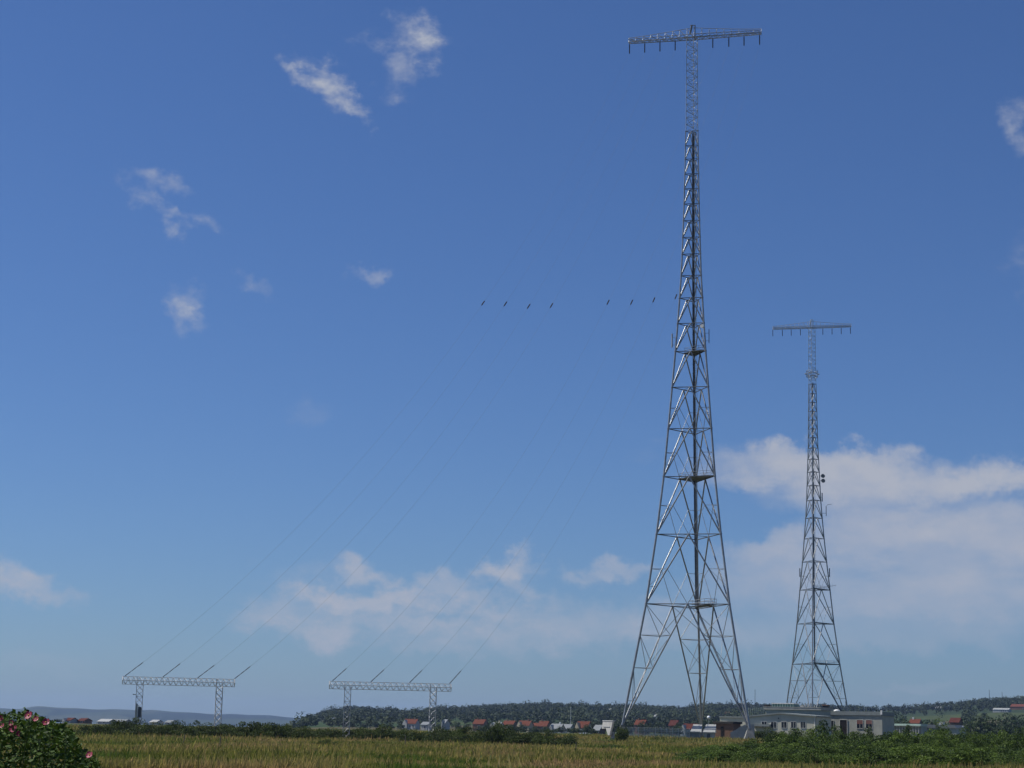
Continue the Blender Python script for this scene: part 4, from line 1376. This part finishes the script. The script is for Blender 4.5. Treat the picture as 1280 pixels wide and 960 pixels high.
# brown shed and the low sheet roofed huts by the nearer tower
Sh = House('brown_shed', 893, 394, 'dark roofed brown shed behind the tower feet', 'shed')
w_ = Sh.u(916); z = Sh.h(905, 904.6)
m = MB(); m.box(0, w_, 0, 4, -1, z); Sh.part(m, 'wall', M['brick'])
m = MB(); m.box(-.25, w_ + .25, -.3, 4.3, z + .003, z + .45); Sh.part(m, 'roof', M['tar'])
m = MB(); m.box(w_ * .35, w_ * .5, -.08, -.004, 0, z * .8); Sh.part(m, 'door', M['door'])
for px0, px1, pt_, lab in ((864, 875.5, 905.8, 'small hut with pale lean-to roof just left of the middle tower foot'), (880, 893, 905.8, 'small hut with pale lean-to roof just right of the middle tower foot')):
    Hh = House('sheet_roof_hut', px0, 366, lab, 'hut', 'sheet roofed huts at the tower foot', yaw=R(-10))
    w_ = Hh.u(px1); zt_ = Hh.h(px0, pt_); zl = zt_ * .42
    m = MB(); m.prism([(0, -1), (w_, -1), (w_, zl), (0, zl)], 0, 2.6); Hh.part(m, 'wall', M['concrete'])
    m = MB(); m.add([(-.2, -.25, zl), (w_ + .2, -.25, zl), (w_ + .2, 2.0, zt_), (-.2 + .5, 2.0, zt_), (-.2, -.25, zl + .1), (w_ + .2, -.25, zl + .1), (w_ + .2, 2.0, zt_ + .1), (.3, 2.0, zt_ + .1),
                     (-.2, 2.8, zl), (w_ + .2, 2.8, zl)],
                    [(0, 3, 2, 1), (4, 5, 6, 7), (0, 1, 5, 4), (1, 2, 6, 5), (2, 3, 7, 6), (3, 0, 4, 7), (3, 8, 9, 2), (0, 8, 3), (1, 2, 9)])
    Hh.part(m, 'roof', M['zinc'])
    m = MB(); m.box(w_ * .3, w_ * .6, -.05, -.004, 0, zl * .8); Hh.part(m, 'door', M['steel_dark'])
Hh = House('pipe_shelter', 857, 362, 'low grey shelter left of the middle tower foot', 'shelter', yaw=R(-10))
w_ = Hh.u(874.5); m = MB(); m.box(0, w_, 0, 1.6, Hh.h(865, 915.6), Hh.h(865, 914.3)); Hh.part(m, 'roof', M['zinc'])
m = MB(); m.box(.15, w_ - .15, .2, 1.4, -.3, Hh.h(865, 915.6) - .003); Hh.part(m, 'wall', M['slate'])

# stepped concrete foundation in front of the annex
Fd = House('stepped_foundation', 913, 368, 'pale stepped concrete foundation at the right tower foot', 'foundation', yaw=R(-14))
u = Fd.u; m = MB()
pr = [(0, -1), (u(934), -1)]
m.prism([(0, -1), (u(942), -1), (u(942), Fd.h(940, 905.4)), (u(934), Fd.h(934, 905)), (u(926), Fd.h(926, 908)), (u(920), Fd.h(920, 912)), (0, Fd.h(914, 915.5))], 0, 1.6)
Fd.part(m, 'block', M['concrete'])

# white slab on its side at px 752-766
Bk = House('concrete_slab', 753, 268, 'white tapering concrete slab standing in the grass left of the tower', 'concrete block', yaw=R(-42))
u = Bk.u
x0, x1, xa, xb = u(752.2), u(765.8), u(759.8), u(761.8)
zt_ = Bk.h(758, 901.3); zm = Bk.h(754, 911.0); zb = Bk.h(760, 919.0)
m = MB(); m.prism([(x0, zm), (u(757.2), zm + .1), (xa, zb), (xb, zb), (x1, zt_), (x0 + .18, zt_)], 0, .4); Bk.part(m, 'slab', M['white_slab'])
m = MB(); m.prism([(x0 + .14, zt_ + .003), (x1 + .04, zt_ + .003), (x1 + .04, zt_ + .1), (x0 + .14, zt_ + .1)], -.05, .6); Bk.part(m, 'cap', M['white'])
m = MB(); m.prism([(xa - .1, -1), (xb + .2, -1), (xb + .2, zb + .5), (xa + .1, zb + .3)], .56, .9); Bk.part(m, 'foot_block', M['concrete'])
m = MB(); m.box(x0 + .3, x1 - .5, -.03, -.003, Bk.h(757, 909.2), Bk.h(757, 908.4)); Bk.part(m, 'groove', M['slate'])

# globe lamp
lp = gp(886, 395); lo_ = empty('globe_lamp', lp, 0, 'white globe lamp on a slim pole behind the huts', 'lamp')
hz_ = zat(886.5, 896.8, 395) - lp.z
m = MB(); m.tube((0, 0, -.2), (0, 0, hz_ - .25), .07, .05, n=8); m.build('pole', M['galv'], lo_, True)
m = MB(); m.ball((0, 0, hz_), .36, 14, 9); m.build('globe', M['globe'], lo_, True)

# chain fence near the tower
fr = empty('wire_fence', gp(784, 352), 0, 'grey wire mesh fence crossing between the tower feet', 'fence')
p0 = gp(784, 352)
pl = [gp(x, 352) - p0 for x in np.linspace(784, 862, 12)]
for p in pl:
    m = MB(); m.tube(p - Vector((0, 0, .3)), p + Vector((0, 0, 1.9)), .045, n=6); m.build('post', M['galv'], fr, True)
m = MB()
for a, b in zip(pl, pl[1:]):
    for h in (.15, .5, .85, 1.2, 1.55, 1.85): m.tube(a + Vector((0, 0, h)), b + Vector((0, 0, h)), .012, n=4)
    nn = 14
    for k in range(nn):
        t0, t1 = k / nn, (k + 1) / nn
        m.tube(a.lerp(b, t0) + Vector((0, 0, .15)), a.lerp(b, t1) + Vector((0, 0, 1.85)), .009, n=3)
        m.tube(a.lerp(b, t1) + Vector((0, 0, .15)), a.lerp(b, t0) + Vector((0, 0, 1.85)), .009, n=3)
m.build('mesh', M['galv'], fr)
f2 = empty('post_fence', gp(935, 396), 0, 'fence of grey posts in front of the ridge left of the hall', 'fence')
p0 = gp(935, 470)
f2.location = p0
for x in np.linspace(936, 954, 8):
    p = gp(x, 470) - p0; m = MB(); m.tube(p, p + Vector((0, 0, zat(x, 884.5, 470) - gp(x, 470).z)), .05, n=6); m.build('post', M['verdigris'], f2, True)

# thin masts and field posts
for px, D, y0, y1, lab in ((713.2, 1000, 884.5, 0, 'white flagpole among the village houses'), (944, 1700, 862.5, 0, 'thin distant mast left of the grey green hall'),
                           (1238.2, 2550, 863, 0, 'thin distant mast on the right ridge, left of the shorter one'), (1254.3, 2550, 865.5, 0, 'short thin distant mast at the right of the ridge')):
    p = gp(px, D); h = zat(px, y0, D) - p.z
    m = MB(); m.tube((0, 0, -1), (0, 0, h), .00019 * D, .00010 * D, n=6)
    m.disc((0, 0, h), (0, 0, 1), .0003 * D, .3, n=8)
    tag(m.build('thin_mast', M['white'] if D == 1000 else M['steel_dark'], None, True, p), lab, 'mast')
for px, D, hpx, lab in ((507, 170, 13, 'thin dark fence post standing below the right gantry'), (231, 150, 14, 'dark post in the grass under the far left gantry, left one'),
                        (276, 140, 15, 'dark post in the grass under the far left gantry, right one'), (720, 150, 13, 'slim dark post in the grass below the flagpole')):
    p = gp(px, D); h = hpx / FP * D
    m = MB(); m.tube((0, 0, -.3), (.03, 0, h), .045, .035, n=7); m.disc((.03, 0, h), (0, 0, 1), .05, .03, n=7)
    tag(m.build('fence_post', M['wood'], None, True, p), lab, 'post', 'old posts standing in the grass')


# village houses -------------------------------------------------------------
def house(px0, px1, py_eave, py_ridge, D, roofm, wallm, label, gable_left=True, chim=True, group='distant houses of the village', yaw=YAW, name='house', hip=False):
    if D >= 1400: D = find_D((px0 + px1) / 2, py_eave, D)
    h = House(name, px0, D, label, 'house', group, yaw)
    w_ = h.u(px1); ze = max(1.2, h.h((px0 + px1) / 2, py_eave)); zr_ = max(ze + 1, h.h((px0 + px1) / 2, py_ridge))
    dp = max(5.0, w_ * .55)
    # ridge runs along x; gable at the left end seen obliquely plus a small cross gable at the front
    m = MB(); m.box(0, w_, 0, dp, -2, ze)
    for x in (0, w_ - .25):
        m.prism([(0, 0)], 0, 0) if False else None
        m.add([(x, 0, ze), (x, dp, ze), (x, dp / 2, zr_ - .15), (x + .25, 0, ze), (x + .25, dp, ze), (x + .25, dp / 2, zr_ - .15)], [(0, 2, 1), (3, 4, 5), (0, 3, 5, 2), (1, 2, 5, 4)])
    h.part(m, 'wall', M[wallm])
    m = MB(); ov = .3
    th = .18
    for s_ in (0, 1):
        ya, yb = (-ov, dp / 2) if s_ == 0 else (dp + ov, dp / 2)
        vs = []
        for z_ in (0, th):
            vs += [(-ov, ya, ze - .15 + z_), (w_ + ov, ya, ze - .15 + z_), (w_ + ov, yb, zr_ + z_), (-ov, yb, zr_ + z_)]
        m.add(vs, [(0, 1, 2, 3), (4, 7, 6, 5), (0, 4, 5, 1), (1, 5, 6, 2), (2, 6, 7, 3), (3, 7, 4, 0)])
    rf = h.part(m, 'roof', M[roofm])
    if chim:
        m = MB(); cx_ = w_ * (.75 if gable_left else .25); m.box(cx_ - .35, cx_ + .35, dp / 2 - .35, dp / 2 + .35, zr_ - .5, zr_ + 1.0); h.part(m, 'chimney', M[chim if isinstance(chim, str) else 'brick'], rf)
    if gable_left:
        gw = min(w_ * .38, 4.5); zg_ = ze + (zr_ - ze) * .86
        m = MB(); m.prism([(0.1, 0), (gw, 0), (gw, ze - .1), (gw / 2, zg_), (0.1, ze - .1)], -1.2, dp / 2 - .2); h.part(m, 'front_gable', M[wallm])
        h.window(gw * .35, gw * .65, ze * .35, ze * .75, 'white', y=-1.2, bars=False, dep=.06)
    x = w_ * .5
    while x < w_ - 1.3:
        h.window(x, x + 1.0, ze * .35, ze * .8, 'white', dep=.08, bars=False); x += 2.2
    return h


V_ = [
    (504, 519, 904.5, 899, 1100, 'tile', 'limewash', 'orange roofed house with white gable between the right gantry posts', True, True),
    (526, 534, 906, 902.5, 1000, 'slate', 'concrete', 'small grey roofed shed left of the right gantry post', False, False),
    (553, 556, 904, 899.5, 1000, 'slate', 'limewash', 'tiny white gable end right of the right gantry', True, False),
    (591, 604, 905, 899.5, 1050, 'tile', 'brick', 'orange roofed house first right of the right gantry', False, True),
    (613, 624, 907, 903, 1000, 'slate', 'limewash', 'grey house with white gable and chimney left of the orange roofs', True, 'cream'),
    (628, 641, 906, 901, 1050, 'tile', 'brick', 'small orange roofed house right of the first grey house', False, True),
    (647, 661, 907, 901, 1000, 'tile', 'cream', 'orange house with pale gable at the left of the long roof', True, True),
    (660, 673, 908, 904, 1010, 'tile', 'brick', 'middle of the three joined orange roofs', False, False),
    (672, 683, 908, 901.5, 1000, 'tile', 'brick', 'brownish orange house with chimney right of the long roof', False, True),
    (687, 700, 911, 905, 900, 'slate', 'limewash', 'dark grey house with white gable left of the flagpole', True, 'white'),
    (701, 712, 911, 905.5, 930, 'slate', 'concrete', 'low grey roofed house just left of the flagpole', False, False),
    (719.5, 734, 910, 902, 900, 'tile', 'cream', 'bright orange roofed house with cream gable right of the flagpole', True, False),
    (741, 749, 913, 906.5, 700, 'slate', 'brick', 'small brown hut left of the white slab', False, False),
    (793, 805, 906, 900, 1000, 'tile', 'brick', 'brown orange house seen through the left tower foot', False, True),
    (836, 845, 907, 900.5, 950, 'tile_dark', 'brick', 'dark red house between the left and middle tower feet', False, False),
    (852, 868, 911.5, 905, 700, 'tile_dark', 'limewash', 'dark red roofed house with white gable left of the sheet roofed huts', True, False),
    (1137, 1149, 904, 899, 950, 'tile', 'brick', 'small orange roofed house with white chimney behind the low building', False, 'white'),
    (1187.5, 1199, 903, 897.5, 850, 'tile_dark', 'brick', 'reddish roofed house behind the low grey building', False, False),
    (1197, 1201.5, 911.5, 908, 640, 'slate', 'limewash', 'tiny white gabled hut right of the low grey building', True, False),
    (905, 913, 892.5, 889.8, 1500, 'tile', 'brick', 'small orange roof on the slope above the annex', False, False),
    (1264, 1295, 883.5, 880.2, 1900, 'tile', 'brick', 'long terracotta roofed house on the right ridge', False, False),
    (1170, 1178, 885, 883, 1950, 'zinc', 'limewash', 'white house on the ridge above the low grey building', False, False),
    (1227, 1231, 881, 878.5, 2200, 'zinc', 'limewash', 'tiny white house on the ridge near the thin masts', True, False),
    (1242, 1262, 887, 885.2, 1700, 'zinc', 'limewash', 'long low white building on the right slope below the terracotta roof', False, False),
    (817, 821, 895.5, 893.5, 1500, 'zinc', 'limewash', 'tiny white house on the slope, left of its twin', False, False),
    (826, 831, 896, 894.5, 1500, 'zinc', 'limewash', 'tiny white house on the slope, right of its twin', False, False),
    (760, 764, 887.3, 885.8, 2100, 'zinc', 'limewash', 'tiny pale house high on the ridge above the white slab', False, False),
    (486, 490, 892.5, 891, 2000, 'zinc', 'concrete_l', 'tiny pale house high on the ridge behind the right gantry', False, False),
]
for (a, b, e, r_, D, rm, wm, lab, gl, ch_) in V_:
    house(a, b, e, r_, D, rm, wm, lab, gl, ch_)
# white round-roofed hut on the left slope
p = gp(412, 1300); hz_ = zat(412, 899.5, 1300); hh_ = empty('domed_hut', (p.x, p.y, hz_ - 1.2), R(-20), 'white round roofed hut on the slope left of the right gantry', 'hut')
m = MB(); n = 10; m.prism([(2.6 * math.cos(PI * k / n), 1.6 + 1.4 * math.sin(PI * k / n)) for k in range(n + 1)], 0, 5); m.build('roof', M['white'], hh_)
m = MB(); m.box(-2.5, 2.5, .1, 4.9, -2.5, 1.597); m.build('wall', M['brick'], hh_)
m = MB(); m.box(-.8, .8, -.05, .095, -.4, 1.3); m.build('door', M['door'], hh_)
# garages
for a, b, t_, D, lab in ((724.5, 729.5, 913, 700, 'low white garage below the orange roofed house'), (736, 738, 911.8, 700, 'small white box shed left of the brown hut')):
    h = House('garage', a, D, lab, 'garage'); w_ = h.u(b); z = max(1.4, h.h(a, t_))
    m = MB(); m.box(0, w_, 0, 3, -1, z); h.part(m, 'wall', M['white'])
    m = MB(); m.box(-.1, w_ + .1, -.1, 3.1, z + .003, z + .15); h.part(m, 'roof', M['zinc'])
    m = MB(); m.box(w_ * .2, w_ * .8, -.05, -.003, 0, z * .75); h.part(m, 'door', M['concrete'])
# left shore houses
for (a, b, e, r_, D, rm, wm, lab, gl) in (
        (80, 88, 904, 900.8, 850, 'tile_dark', 'limewash', 'white gabled house on the far left shore beside the rose bush', True),
        (97, 105, 904, 901, 850, 'tile_dark', 'brick', 'brown house on the far left shore, right of the white gabled one', False),
        (122, 136, 904.3, 903, 880, 'zinc', 'limewash', 'long low white building on the left shore, left of the gantry', False),
        (135, 155, 903.8, 902.2, 900, 'slate', 'limewash', 'longest low white building on the left shore beside the gantry', False),
        (187, 195, 905.2, 903.8, 880, 'zinc', 'concrete_l', 'low pale shed on the left shore between the gantry posts', False),
        (206, 213, 905.8, 904.6, 880, 'slate', 'concrete_l', 'second low pale shed on the left shore between the gantry posts', False)):
    house(a, b, e, r_, D, rm, wm, lab, gl, False, group='buildings on the far left shore')
for px in (66, 71, 76):
    tree_px(px, 850, 901, 1.3, 'low dark tree on the left shore beside the rose bush', 'trees on the left shore')
print('script done; objects', len(bpy.data.objects))
